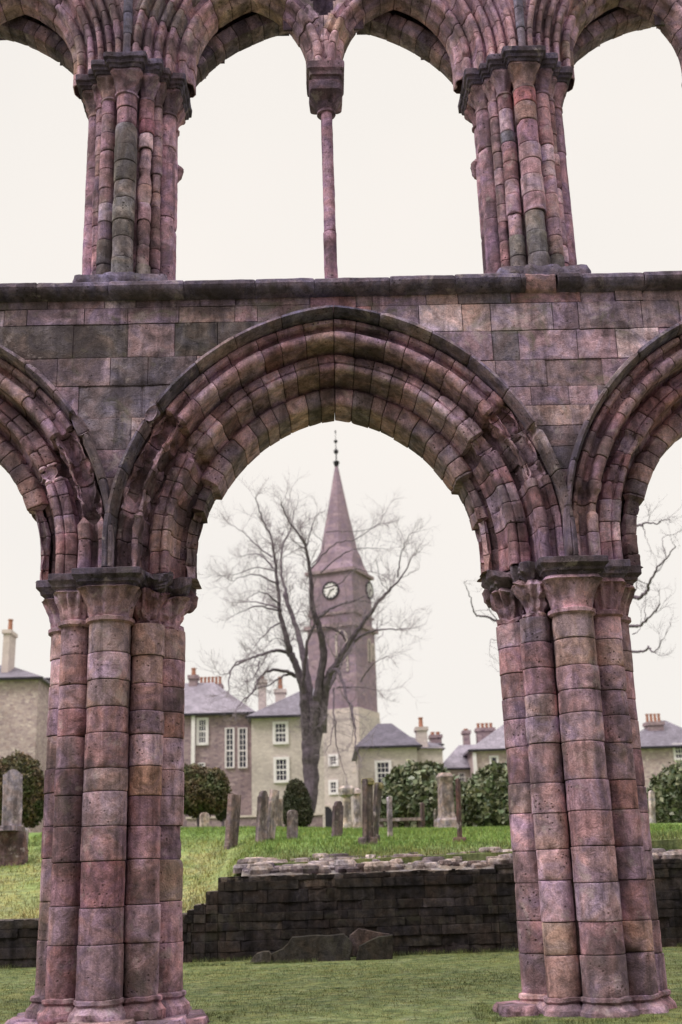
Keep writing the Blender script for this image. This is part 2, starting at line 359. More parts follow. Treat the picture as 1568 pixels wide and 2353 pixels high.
# ---------------------------------------------------------------- stone builders
def tube_stones(mb, cx, cy, r, joints, seed, cols=None, pal=PAL, seg=40, step=.05, broken=None, amp=1.0, keel=0.0, lean=(0, 0)):
    rs = np.random.default_rng(seed); th = np.linspace(0, 2*math.pi, seg, endpoint=False)
    ct, st = np.cos(th), np.sin(th); zs = []; rr = []; off = []; fc = []; bro = []
    J = list(joints); zb0 = J[0]
    for i in range(len(J)-1):
        z0, z1 = J[i], J[i+1]; c = cols[i] if cols and i in cols else pick(rs, pal)
        jr = rs.normal(0, .0045); ox, oy = rs.normal(0, .003, 2)
        k = max(2, int((z1-z0)/step)); mid = np.linspace(z0+.03, z1-.03, k)
        br = broken.get(i, 0) if broken else 0
        for z, ins in [(z0+.0035, -.013), (z0+.007, -.0015), (z0+.011, 0)]+[(z, 0) for z in mid]+[(z1-.011, 0), (z1-.007, -.0015), (z1-.0035, -.013)]:
            zs.append(z); rr.append(jr+ins-br*.5*(1 if abs(ins) < .01 else .6)); off.append((ox, oy)); fc.append(c); bro.append(br)
        fc[-1] = MORTAR
    zs = np.array(zs); rr = np.array(rr); off = np.array(off); bro = np.array(bro)
    R = (r+rr)[:, None]*np.ones((1, seg))
    if keel:
        d = np.abs(((th-keel*0-1.5*math.pi+math.pi) % (2*math.pi))-math.pi); R = R*(1+.05*np.exp(-(d/.16)**2))[None, :]
    P = np.stack([cx+off[:, 0:1]+R*ct, cy+off[:, 1:2]+R*st, zs[:, None]+0*R], -1)
    Pn = P+np.array([seed*3.1, 0, 0])
    R = R+amp*(.006*fbm(Pn*3.2, 3)+.004*fbm(Pn*14, 2))+(bro[:, None])*(1.0*fbm(Pn*7, 4))
    # chipped arrises
    zz = zs[:, None]
    dj = np.min(np.abs(zs[:, None]-np.array(J)[None, :]), axis=1)[:, None]
    chip = np.clip(fbm(Pn*5+40, 2)-.25, 0, 1)*np.exp(-(dj/.03)**2)*.07
    R = R-chip
    lx = lean[0]*(zs-zb0)[:, None]; ly = lean[1]*(zs-zb0)[:, None]
    V = np.stack([cx+off[:, 0:1]+R*ct+lx, cy+off[:, 1:2]+R*st+ly, zz+0*R+.006*vnoise(Pn*np.array([2, 2, 40]))], -1)
    colf = np.array(fc)[:-1][:, None, :]*np.ones((1, seg, 1))
    mb.grid(V, colf, closed=True)
    # end caps
    for row, fl in ((V[0], True), (V[-1], False)):
        base = mb.n; mb.v.append(row); mb.n += seg; idx = np.arange(seg); idx = idx[::-1] if fl else idx
        mb._faces((idx+base)[None, :], np.array([fc[0]]))
def loft(mb, cx, cy, levels, col, seed=0, seg=64, amp=.006, hvy=0.0, rot=0.0, flutes=0, colfn=None, cap=True):
    """levels: (z, hx, hy, n, flute)"""
    th = np.linspace(0, 2*math.pi, seg, endpoint=False)+math.pi/seg*0
    ct, st = np.cos(th), np.sin(th); rows = []
    L = []
    for a, b in zip(levels[:-1], levels[1:]):
        k = max(1, int(abs(b[0]-a[0])/.025)+int(max(abs(b[1]-a[1]), 0)/.05))
        for i in range(k): L.append(tuple(np.array(a)+(np.array(b)-np.array(a))*i/k))
    L.append(levels[-1])
    for z, hx, hy, n, fl in L:
        u = (np.abs(ct)**n+np.abs(st)**n)**(-1/n)
        q = 1+fl*np.cos(flutes*th)
        x, y = hx*u*ct*q, hy*u*st*q
        x, y = x*math.cos(rot)-y*math.sin(rot), x*math.sin(rot)+y*math.cos(rot)
        rows.append(np.stack([cx+x, cy+y, z+0*x], -1))
    V = np.array(rows); D = V-np.array([cx, cy, 0]); D[..., 2] = 0; D /= (np.linalg.norm(D, axis=-1, keepdims=True)+1e-9)
    P = V+seed*2.7
    V = V+D*((amp*fbm(P*6, 3)+amp*.6*fbm(P*22, 2))[..., None])
    if hvy: V = V-D*(hvy*(.5+.9*fbm(P*5, 4)))[..., None]; V[..., 2] += hvy*.5*fbm(P*6+9, 3)
    mb.grid(V, col, closed=True)
    if cap:
        for row, flp in ((V[0], True), (V[-1], False)):
            base = mb.n; mb.v.append(row); mb.n += seg; idx = np.arange(seg); idx = idx[::-1] if flp else idx
            mb._faces((idx+base)[None, :], np.array([np.asarray(col).reshape(-1, 3)[0]]))
def resample(prof, step=.022):
    P = [np.array(prof[0], float)]
    for a, b in zip(prof[:-1], prof[1:]):
        a = np.array(a, float); b = np.array(b, float); k = max(1, int(np.linalg.norm(b-a)/step))
        for i in range(1, k+1): P.append(a+(b-a)*i/k)
    return np.array(P)
def arc_pts(cr, cy, r, a0, a1, n=9):
    # in the (R, Y) plane: angle measured so that -90 deg is towards the viewer (-Y), 180 is towards the arch centre
    return [(cr+r*math.cos(math.radians(a)), cy+r*math.sin(math.radians(a))) for a in np.linspace(a0, a1, n)]
def sweep_arch(mb, cx, zc, e, z0, prof, nst, side, seed, pal=PAL, broken=(), step=.045, amp=1.0, jit=.006, amin=None, pstep=.022, R0=None):
    rs = np.random.default_rng(seed); pr = resample(prof, pstep); Rr = R0 or pr[:, 0].mean()
    tg = np.gradient(pr, axis=0); nrm = np.stack([-tg[:, 1], tg[:, 0]], -1); nrm /= np.linalg.norm(nrm, axis=1, keepdims=True)+1e-9
    # outwards = towards viewer / arch centre: solid lies at larger R and larger Y at the front
    flipn = -1 if (nrm[:, 1].mean()+nrm[:, 0].mean()) > 0 else 1
    nrm = nrm*flipn
    stilt = zc-z0; Lt = stilt+Rr*math.acos(e/Rr); js = [0]
    while js[-1] < 1: js.append(js[-1]+(1/nst)*rs.uniform(.75, 1.25))
    js = np.array(js)/js[-1]
    rows = []; ins = []; cols = []; jits = []
    for i in range(len(js)-1):
        a, b = js[i]*Lt, js[i+1]*Lt; c = pick(rs, pal); k = max(2, int((b-a)/step)); j = rs.normal(0, jit)
        for s_, q in [(a+.0035, -.014), (a+.007, -.0015), (a+.011, 0)]+[(x, 0) for x in np.linspace(a+.03, b-.03, k)]+[(b-.011, 0), (b-.007, -.0015), (b-.0035, -.014)]:
            rows.append(s_); ins.append(q); cols.append(c); jits.append(j)
        cols[-1] = MORTAR
    rows = np.array(rows); ins = np.array(ins)+np.array(jits); s = rows/Lt
    bro = np.zeros(len(s)); bam = np.zeros(len(s))
    for s0, s1, d, am in broken:
        mk = np.clip(np.minimum((s-s0)/.008, (s1-s)/.008), 0, 1); bro = np.maximum(bro, mk*d); bam = np.maximum(bam, mk*am)
    R = pr[None, :, 0]+0*s[:, None]; Y = pr[None, :, 1]+0*s[:, None]
    S = rows[:, None]
    def place(R, Y):
        A = np.arccos(np.clip(e/R, -1, 1)); arcL = Lt-stilt
        t = np.clip((S-stilt)/arcL, 0, 1)*A
        x = np.where(S < stilt, R-e, R*np.cos(t)-e); z = np.where(S < stilt, z0+S, zc+R*np.sin(t))
        return np.stack([cx+side*x, Y, z], -1)
    P = place(R, Y); Pn = P+seed*1.9
    d = ins[:, None]+amp*(.006*fbm(Pn*2.5, 2)+.0025*fbm(Pn*13, 2))-bro[:, None]*(1+.0*Pn[..., 0])+bam[:, None]*fbm(Pn*6.5, 4)
    jl = js*Lt; dj = np.min(np.abs(rows[:, None]-jl[None, :]), axis=1)[:, None]
    d = d-np.clip(fbm(Pn*6+30, 2)-.2, 0, 1)*np.exp(-(dj/.03)**2)*.08
    R2 = R+nrm[None, :, 0]*d; Y2 = Y+nrm[None, :, 1]*d
    V = place(R2, Y2); cc = np.array(cols)[:-1][:, None, :]*np.ones((1, len(pr)-1, 1))
    mb.grid(V, cc, flip=(side > 0) ^ (flipn > 0))
def ashlar(mb, rows, Y, keep, seed, res=.05, pal=PAL_WALL, back=False, jit=.006, colmap=None, amp=1.0):
    rs = np.random.default_rng(seed)
    for ri, (z0, z1, xs_) in enumerate(rows):
        for bi in range(len(xs_)-1):
            x0, x1 = xs_[bi], xs_[bi+1]
            c = colmap[(ri, bi)] if colmap and (ri, bi) in colmap else pick(rs, pal)
            j = rs.normal(0, jit)
            nx = max(2, int((x1-x0)/res)); nz = max(2, int((z1-z0)/res))
            gx = np.concatenate([[x0, x0+.005, x0+.009], np.linspace(x0+.03, x1-.03, nx), [x1-.009, x1-.005, x1]])
            gz = np.concatenate([[z0, z0+.005, z0+.009], np.linspace(z0+.03, z1-.03, nz), [z1-.009, z1-.005, z1]])
            GX, GZ = np.meshgrid(gx, gz); ed = np.minimum(np.minimum(GX-x0, x1-GX), np.minimum(GZ-z0, z1-GZ))
            dep = np.where(ed < .004, -.011, np.where(ed < .007, -.001, 0.0))+np.where(ed < .004, 0, j)
            P = np.stack([GX, GZ, 0*GX+seed], -1)
            dep = dep+amp*(.006*fbm(P*3, 3)+.005*fbm(P*12, 2))-np.clip(fbm(P*4+20, 2)-.3, 0, 1)*np.exp(-(ed/.04)**2)*.06
            V = np.stack([GX, Y-dep if not back else Y+dep, GZ], -1)
            K = keep((GX[:-1, :-1]+GX[1:, 1:])/2, (GZ[:-1, :-1]+GZ[1:, 1:])/2)
            if not K.any(): continue
            base = mb.n; mb.v.append(V.reshape(-1, 3)); mb.n += V.shape[0]*V.shape[1]; Kc = V.shape[1]
            r, k = np.nonzero(K); q = np.stack([r*Kc+k, r*Kc+k+1, (r+1)*Kc+k+1, (r+1)*Kc+k], -1)+base
            if back: q = q[:, ::-1]
            edm = (ed[:-1, :-1]+ed[1:, 1:])/2; mm = (np.minimum(ed[:-1, :-1], ed[1:, 1:]) < .004)[r, k]
            cc = np.where(mm[:, None], np.array(MORTAR)*1.6 if c[0] > .1 else np.array((.016, .012, .012)), c); mb._faces(q, cc)

# ---------------------------------------------------------------- the ruined arcade
BAYS = (-5.6, 0.0, 5.6); PX = (-8.4, -2.8, 2.8, 8.4)
arcade = empty('ruined_arcade', (0, .35, 0), 'red sandstone ruined abbey arcade, two storeys of arches on clustered piers rising from the lawn', 'ruin')
JL = [.32, .88, 1.29, 1.78, 2.16, 2.51, 2.81, 3.19, 3.5, 3.81, 4.14, 4.52]
JR = [.17, .62, .96, 1.40, 1.76, 2.17, 2.51, 2.94, 3.28, 3.55, 3.86, 4.17, 4.48]
green = (.10, .095, .065); tan = (.29, .19, .115); lilac = (.30, .225, .235); red = (.22, .085, .085); orange = (.30, .165, .08)
# plan of a pier: (dx, y, r)
PLAN = [(0, -.25, .25), (-.43, -.07, .195), (.43, -.07, .195), (-.58, .35, .255), (.58, .35, .255), (-.43, .77, .195), (.43, .77, .195), (0, .95, .25)]
def lower_pier(X, J, seed, coldict, broken):
    c = MB(); base_z = J[0]
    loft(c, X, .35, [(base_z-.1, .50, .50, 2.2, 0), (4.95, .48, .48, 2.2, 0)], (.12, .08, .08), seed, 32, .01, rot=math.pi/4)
    p = c.build('pier', M_STONE, arcade)
    for i, (dx, y, r) in enumerate(PLAN):
        rs = np.random.default_rng(seed*10+i); jj = np.array(J)+rs.normal(0, .012, len(J)); jj[0] = J[0]; jj[-1] = J[-1]
        if i in (3, 4): jj[1:-1] += rs.normal(0, .05)
        b = MB(); tube_stones(b, X+dx, y, r, jj, seed*10+i, coldict.get(i), seg=44, step=.045, broken=broken.get(i))
        b.build('shaft', M_STONE, p)
        # moulded base under each shaft
        b = MB(); zb = J[0]; cb = pick(rs)
        loft(b, X+dx, y, [(zb-.24, r+.09, r+.09, 3, 0), (zb-.20, r+.105, r+.105, 2.6, 0), (zb-.13, r+.10, r+.10, 2.2, 0), (zb-.10, r+.07, r+.07, 2, 0), (zb-.06, r+.035, r+.035, 2, 0), (zb-.035, r+.06, r+.06, 2, 0), (zb-.0, r+.055, r+.055, 2, 0), (zb+.02, r+.0, r+.0, 2, 0)], cb, seed*3+i, 48, .008, hvy=.05 if i in (0, 1, 2) else .02)
        b.build('shaft_base', M_STONE, p)
        # capital: bell with carved leaves and abacus
        nz = J[-1]; zt = 5.12+.006*i; hs = {0: .40, 3: .385, 4: .385, 7: .40}.get(i, .31)
        hv = .0
        if X == -2.8 and i in (2,): hv = .17
        if X == -2.8 and i == 4: hv = .16
        if X == 2.8 and i == 1: hv = .17
        if X == 2.8 and i == 3: hv = .14
        b = MB(); cc = pick(rs)*.85; hz = .0
        fl = .06 if i != 0 or X < 0 else .03
        loft(b, X+dx, y, [(nz-.02, r+.01, r+.01, 2, 0), (nz+.0, r+.045, r+.045, 2, 0), (nz+.045, r+.045, r+.045, 2, 0), (nz+.06, r+.005, r+.005, 2, fl*.6),
                          (nz+.2, r+.03, r+.03, 2.1, fl), (nz+.3, r+.065, r+.065, 2.6, fl*1.3), (nz+.37, hs*.86, hs*.86, 3.4, fl*1.4), (nz+.39, hs*.93, hs*.93, 5, fl*.5), (4.93, hs*.80, hs*.80, 8, 0)],
             cc, seed*5+i, 96, .014, hvy=hv*.8+.01, flutes=(12 if i in (0, 7) else 14))
        h = MB() if False else b
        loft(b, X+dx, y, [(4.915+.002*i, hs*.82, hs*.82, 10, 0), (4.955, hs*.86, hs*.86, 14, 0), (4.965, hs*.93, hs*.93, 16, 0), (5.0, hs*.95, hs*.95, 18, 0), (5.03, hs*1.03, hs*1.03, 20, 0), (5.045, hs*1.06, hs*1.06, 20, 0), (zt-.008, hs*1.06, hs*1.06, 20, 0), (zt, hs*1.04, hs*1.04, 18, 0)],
             np.array((.085, .068, .075))*(1.25 if i else .9), seed*7+i, 96, .012, hvy=hv+.012)  # abacus colour darkened to paint in the shade of its underside
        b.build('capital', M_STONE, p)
    # broken plinth stones the pier stands on
    b = MB(); rs = np.random.default_rng(seed+99)
    for (dx, y, hx, hy, z1) in [(0, -.34, .46, .42, J[0]-.2), (-.52, -.12, .46, .42, J[0]-.235), (.55, -.08, .44, .42, J[0]-.225), (-.66, .4, .47, .5, J[0]-.21), (.68, .45, .45, .5, J[0]-.25), (0, .95, .9, .45, J[0]-.22)]+([(-.95, .15, .26, .34, .10)] if X > 0 else [(.98, .1, .22, .3, .07)]):
        loft(b, X+dx, y, [(-.15, hx*1.0, hy*1.0, 5, 0), (z1-.05, hx, hy, 5, 0), (z1, hx*.93, hy*.93, 4, 0)], pick(rs)*.9, seed+int(dx*50), 56, .02, hvy=.07)
    b.build('plinth', M_STONE, p)
    return p
cL = {0: {0: (.20, .135, .14), 1: (.185, .11, .11), 2: red, 3: (.2, .12, .115), 4: lilac, 5: (.21, .155, .125), 6: (.20, .115, .105), 7: (.23, .125, .11), 8: (.185, .135, .095), 9: (.33, .235, .245), 10: (.16, .13, .105)},
      1: {3: (.16, .09, .09), 4: (.15, .085, .085), 5: (.13, .065, .065), 2: (.17, .08, .065), 9: (.235, .13, .1)},
      2: {5: orange, 2: (.235, .14, .135), 8: (.22, .12, .09), 9: (.30, .19, .13), 10: (.33, .22, .16)},
      4: {7: (.29, .155, .11), 8: (.19, .12, .13), 2: (.19, .14, .09)}}
cR = {0: {0: (.235, .17, .165), 1: (.21, .125, .13), 2: lilac, 3: (.29, .19, .18), 4: (.25, .15, .15), 9: (.27, .17, .165), 8: (.25, .155, .15), 10: (.25, .175, .12), 11: (.2, .155, .12)},
      1: {1: (.27, .2, .13), 2: (.30, .205, .22), 7: lilac, 8: (.36, .26, .225), 9: (.26, .14, .14), 11: (.13, .115, .12)},
      2: {5: (.24, .11, .08), 1: (.27, .165, .11), 6: (.235, .16, .16)},
      3: {8: (.135, .10, .12), 9: (.15, .095, .085), 5: (.23, .17, .13)}}
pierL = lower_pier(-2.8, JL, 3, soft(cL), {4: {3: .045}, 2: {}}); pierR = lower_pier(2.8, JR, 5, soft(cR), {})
def dup_tree(o, dx, parent):
    c = o.copy(); C.objects.link(c); c.parent = parent
    c.location.x += dx
    for ch in [x for x in list(o.children)]:
        k = ch.copy(); C.objects.link(k); k.parent = c
    return c
dup_tree(pierR, -11.2, arcade); dup_tree(pierL, 11.2, arcade)

E0, ZC = .30, 5.40; Z0 = 5.13
def shiftR(p, d): return [(a+d, b_) for a, b_ in p]
HOOD = [(2.975, -.455), (2.975, -.58), (2.96, -.635), (2.925, -.645), (2.90, -.61), (2.885, -.53), (2.875, -.46), (2.865, -.40)]
OUTER = [(2.87, -.39), (2.86, -.43), (2.84, -.455), (2.79, -.455), (2.765, -.42), (2.755, -.36), (2.72, -.335), (2.69, -.36)]+arc_pts(2.605, -.44, .075, 20, -195, 14)+[(2.54, -.38), (2.535, -.28), (2.52, -.16), (2.49, -.09)]
MIDDLE = [(2.50, -.09), (2.475, -.12), (2.46, -.21), (2.44, -.225), (2.345, -.26), (2.33, -.245), (2.328, -.22)]+arc_pts(2.268, -.235, .056, 20, -200, 12)+[(2.215, -.18), (2.215, -.08), (2.20, .02), (2.17, .10), (2.13, .155)]
INNER = [(2.13, .13), (2.10, .07), (2.07, .035), (2.05, .028)]+[(1.95, .02)]+arc_pts(1.92, .085, .068, -80, -200, 8)+[(1.855, .14), (1.85, .22), (1.85, .35), (1.85, .50)]+arc_pts(1.92, .60, .07, 180, 90, 7)+[(2.05, .68)]
BACK = [(2.04, .67), (2.12, .69), (2.2, .80), (2.32, .86), (2.45, .88), (2.5, 1.0), (2.6, 1.13), (2.8, 1.14), (2.86, 1.15)]
CORE = [(3.0, -.40), (2.86, -.30), (2.70, -.24), (2.60, -.20), (2.57, -.02), (2.42, -.06), (2.28, .04), (2.22, .18), (2.12, .20), (2.08, .22), (2.06, .26), (2.06, .48), (2.12, .60), (2.3, .74), (2.55, .8), (2.7, 1.0), (3.0, 1.08)]
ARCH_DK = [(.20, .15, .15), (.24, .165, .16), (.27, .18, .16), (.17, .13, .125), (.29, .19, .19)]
def lower_arch(cx, seed, br):
    b = MB()
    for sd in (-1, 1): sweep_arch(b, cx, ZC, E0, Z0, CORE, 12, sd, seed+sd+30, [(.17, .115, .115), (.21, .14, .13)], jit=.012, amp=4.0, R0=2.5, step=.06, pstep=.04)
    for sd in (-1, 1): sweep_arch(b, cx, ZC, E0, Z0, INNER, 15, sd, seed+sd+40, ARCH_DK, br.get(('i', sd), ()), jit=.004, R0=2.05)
    arch = b.build('arch', M_STONE, arcade)
    for nm, pf, n, key, pal, j in (('hood_mould', HOOD, 8, 'h', [(.10, .085, .10), (.13, .10, .11), (.16, .125, .12)], .004), ('outer_order', OUTER, 13, 'o', PAL, .004), ('middle_order', MIDDLE, 15, 'm', PAL+[(.37, .27, .28), (.20, .13, .125)], .004), ('back_order', BACK, 12, 'b', PAL, .006)):
        b = MB()
        for sd in (-1, 1): sweep_arch(b, cx, ZC, E0, Z0, pf, n, sd, seed+sd+{'h': 1, 'o': 5, 'm': 9, 'b': 14}[key], pal, br.get((key, sd), ()), jit=j, amp=1.6 if key == 'h' else 1.1, R0=pf[len(pf)//2][0], step=.06 if key == 'b' else .04)
        b.build(nm, M_STONE, arch)
    return arch
HOOD, OUTER, MIDDLE, BACK, CORE, INNER = [shiftR(p, d) for p, d in ((HOOD, .19), (OUTER, .19), (MIDDLE, .19), (BACK, .19), (CORE, .19), (INNER, .205))]
brC = {('h', -1): [(.40, .455, .09, .05)], ('h', 1): [(.34, .37, .05, .03)],
       ('o', -1): [(.0, .16, .035, .04), (.16, .465, .085, .10)], ('o', 1): [(.24, .47, .10, .10), (.0, .12, .015, .02)],
       ('m', -1): [(.40, .45, .07, .07), (.22, .30, .015, .05)], ('m', 1): [(.385, .46, .085, .03)],
       ('i', -1): [(.0, .27, .17, .04), (.27, .385, .075, .03)], ('i', 1): [(.0, .22, .13, .04), (.22, .385, .07, .03)]}
brS = {('h', 1): [(.36, .43, .09, .05)], ('o', 1): [(.14, .42, .08, .09)], ('i', 1): [(.0, .30, .115, .05)], ('m', 1): [(.33, .37, .09, .03)],
       ('o', -1): [(.12, .22, .03, .05)], ('i', -1): [(.0, .30, .10, .04)], ('h', -1): []}
for cx, sd, br in ((0., 100, brC), (-5.6, 200, brS), (5.6, 300, {('o', -1): [(.13, .2, .04, .05)], ('i', -1): [(.0, .28, .06, .05)], ('m', -1): [(.26, .45, .03, .06)], ('m', 1): [], ('i', 1): [(0, .3, .1, .04)]})):
    lower_arch(cx, sd, br)

# spandrel wall with its courses of squared blocks
def outside(R, e=E0, zc=ZC, bays=BAYS):
    def k(x, z):
        ok = np.ones(x.shape, bool)
        for cx in bays:
            dx = np.abs(x-cx); r = np.hypot(dx+e, np.maximum(z-zc, 0)); ok &= ~((r < R) & (dx+e < R))
        return ok
    return k
def rows_of(zs, x0, x1, seed, lo=.45, hi=1.0, special=None):
    rs = np.random.default_rng(seed); out = []
    for i in range(len(zs)-1):
        xs_ = [x0]; a = rs.uniform(lo, hi)*.5
        while xs_[-1]+a < x1-.3: xs_.append(xs_[-1]+a); a = rs.uniform(lo, hi)
        xs_.append(x1); out.append((zs[i], zs[i+1], xs_))
    return out
ZL = [5.13, 5.6, 5.95, 6.32, 6.69, 7.11, 7.55, 7.94, 8.41, 8.64, 8.80]
ZR = [5.13, 5.6, 5.95, 6.30, 6.60, 6.88, 7.16, 7.42, 7.79, 8.21, 8.60, 8.80]
b = MB()
rl = rows_of(ZL, -9.3, -.3, 21, .28, .85); rr = rows_of(ZR, .3, 9.3, 22, .28, .95)
# centre strip so that left and right courses meet over the arch crown
def near(rows, xs_, zlo, zhi):  # set explicit joints
    return [(a, b_, xs_ if zlo <= (a+b_)/2 <= zhi else x) for a, b_, x in rows]
rl = near(rl, [-9.3, -8.6, -7.8, -7.1, -6.3, -5.7, -4.9, -4.3, -3.35, -2.65, -2.05, -1.5, -.3], 7.94, 8.41)
ashlar(b, rl, -.452, outside(3.09), 31, .05, colmap={(7, 8): (.105, .088, .075), (7, 7): (.13, .108, .09), (7, 9): (.235, .17, .165), (7, 10): (.09, .078, .066), (7, 11): (.10, .085, .073), (5, 6): (.20, .155, .14)})
ashlar(b, rr, -.452, outside(3.09), 32, .05, colmap={})
ashlar(b, [(8.50, 8.80, [-.3, .3])], -.452, outside(3.09), 33, .05)
wallp = b.build('spandrel_wall', M_WALLS, arcade)
b = MB(); ashlar(b, rows_of([5.1, 5.6, 6.1, 6.6, 7.1, 7.6, 8.1, 8.6, 9.0], -9.3, 9.3, 50, .5, 1.1), 1.15, outside(3.03), 51, .15, back=True)
b.build('rear_wall_face', M_WALLS, wallp)
# string course and gallery ledge
b = MB(); rs = np.random.default_rng(8)
SP = [(-.45, 8.74), (-.50, 8.75), (-.56, 8.775), (-.605, 8.82), (-.625, 8.875), (-.61, 8.93), (-.56, 8.965), (-.48, 8.985), (-.38, 8.995), (-.2, 9.0)]
SPN = [(-.45, 8.74), (-.47, 8.75), (-.50, 8.78), (-.52, 8.84), (-.53, 8.90), (-.53, 8.96), (-.50, 8.99), (-.45, 9.0), (-.38, 9.0), (-.2, 9.0)]
xj = [-9.3]
while xj[-1] < 9.3: xj.append(xj[-1]+rs.uniform(.7, 1.3))
xj = sorted([x for x in xj if not (2.45 < x < 3.05)]+[2.52, 2.93]); xj[-1] = 9.3
for a, c_ in zip(xj[:-1], xj[1:]):
    brk = abs(a-2.52) < .01; P = resample(SPN if brk else SP, .02)
    gx = np.concatenate([[a, a+.01], np.linspace(a+.03, c_-.03, max(2, int((c_-a)/.05))), [c_-.01, c_]])
    ins = np.array([.02, .004]+[0]*(len(gx)-4)+[.004, .02]); j = rs.normal(0, .008)
    V = np.stack([gx[:, None]+0*P[None, :, 0], P[None, :, 0]+ins[:, None]+j, P[None, :, 1]+0*gx[:, None]-ins[:, None]*.5+rs.normal(0, .004)], -1)
    am = 3 if brk else 1
    V[..., 1] += am*.01*fbm(V*5, 3); V[..., 2] += am*.008*fbm(V*6+7, 3)
    b.grid(V, (.27, .17, .155) if brk else np.array((.095, .078, .092))*rs.uniform(.75, 1.3), flip=True)
b.build('string_course', M_STONE, arcade)
b = MB(); gx, gy = np.meshgrid(np.linspace(-9.3, 9.3, 120), np.linspace(-.25, 1.15, 12))
b.grid(np.stack([gx, gy, 8.99+.015*fbm(np.stack([gx, gy, 0*gx], -1)*3, 3)], -1), (.15, .12, .12)); b.build('gallery_ledge', M_STONE, arcade)

# ---------------------------------------------------------------- upper storey (gallery)
UP = [(0, -.2, .145), (-.26, -.09, .105), (.26, -.09, .105), (-.39, .06, .08), (.39, .06, .08), (-.50, .27, .13), (.50, .27, .13), (-.50, .62, .12), (.50, .62, .12), (-.28, .88, .12), (.28, .88, .12), (0, 1.0, .14)]
UJ = [9.08, 9.45, 9.78, 10.08, 10.38, 10.66, 10.95, 11.22, 11.5, 11.78, 12.04]
gU = [(.165, .15, .125), (.19, .165, .145), (.155, .14, .115)]
def gallery_pier(X, seed, cold, broken):
    c = MB(); loft(c, X, .38, [(9.0, .38, .46, 2.6, 0), (12.62, .38, .46, 2.6, 0)], (.2, .13, .135), seed, 48, .02)
    p = c.build('gallery_pier', M_STONE, arcade)
    for i, (dx, y, r) in enumerate(UP):
        rs = np.random.default_rng(seed*20+i); J = np.array(UJ)+rs.normal(0, .03, len(UJ)); J[0] = 9.06; J[-1] = 12.04
        if i in (5, 6, 7, 8): J = np.array([9.06, 10.0+rs.uniform(-.2, .4), 11.3+rs.uniform(-.2, .3), 12.04])
        b = MB(); pal = [(.25, .155, .175), (.27, .17, .185)] if i in (5, 6, 7, 8) else PAL
        tube_stones(b, X+dx, y, r, J, seed*20+i, cold.get(i), pal, 30, .045, broken.get(i))
        b.build('shaft', M_STONE, p)
        b = MB(); hs = {0: .26, 11: .26}.get(i, .21 if i in (1, 2) else (.17 if i in (3, 4) else .245)); cc = pick(rs)*.8
        nz = 12.03
        loft(b, X+dx, y, [(nz-.015, r, r, 2, 0), (nz, r+.03, r+.03, 2, 0), (nz+.03, r+.03, r+.03, 2, 0), (nz+.045, r+.005, r+.005, 2, .02), (nz+.16, r+.03, r+.03, 2.2, .05), (nz+.26, hs*.82, hs*.82, 3, .08), (nz+.32, hs*.95, hs*.95, 5, .04), (nz+.34, hs*.85, hs*.85, 8, 0), (12.40, hs*.86, hs*.86, 10, 0)], cc, seed+i, 56, .008, flutes=8, hvy=.03)
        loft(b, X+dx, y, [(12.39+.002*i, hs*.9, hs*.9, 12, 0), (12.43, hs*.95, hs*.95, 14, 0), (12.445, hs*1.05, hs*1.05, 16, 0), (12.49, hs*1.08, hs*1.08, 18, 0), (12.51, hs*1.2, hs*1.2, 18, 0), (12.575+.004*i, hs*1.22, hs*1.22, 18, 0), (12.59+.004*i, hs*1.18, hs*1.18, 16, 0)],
             (.075, .06, .07), seed+i+50, 56, .007, hvy=.025)  # dark abacus colour stands in for shade beneath it
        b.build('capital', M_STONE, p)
    b = MB(); rs = np.random.default_rng(seed)
    for dx, y, hx, hy in ((0, -.27, .30, .2), (-.34, -.22, .30, .22), (.36, -.22, .30, .22), (-.5, .3, .24, .3), (.52, .3, .24, .3), (0, .85, .6, .3), (-.12, -.3, .2, .13), (.28, -.28, .22, .12)):
        loft(b, X+dx, y, [(8.97, hx, hy, 6, 0), (9.10, hx, hy, 5, 0), (9.17, hx*.9, hy*.9, 4, 0)], np.array((.13, .11, .13)), seed+int(dx*40), 48, .02, hvy=.05)
    b.build('plinth', M_STONE, p); return p
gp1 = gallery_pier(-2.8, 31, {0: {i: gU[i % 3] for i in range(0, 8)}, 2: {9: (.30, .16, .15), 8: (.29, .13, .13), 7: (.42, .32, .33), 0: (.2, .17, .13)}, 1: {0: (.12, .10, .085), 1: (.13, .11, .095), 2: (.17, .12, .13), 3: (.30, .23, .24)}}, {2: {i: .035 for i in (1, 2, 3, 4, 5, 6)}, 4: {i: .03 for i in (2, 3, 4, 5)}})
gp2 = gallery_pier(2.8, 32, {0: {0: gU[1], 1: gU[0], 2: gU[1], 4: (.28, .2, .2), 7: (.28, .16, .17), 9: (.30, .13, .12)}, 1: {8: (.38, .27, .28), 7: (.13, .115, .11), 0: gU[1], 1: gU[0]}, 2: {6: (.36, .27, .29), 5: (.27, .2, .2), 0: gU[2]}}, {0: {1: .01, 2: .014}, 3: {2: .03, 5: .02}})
dup_tree(gp2, -11.2, arcade); dup_tree(gp1, 11.2, arcade)
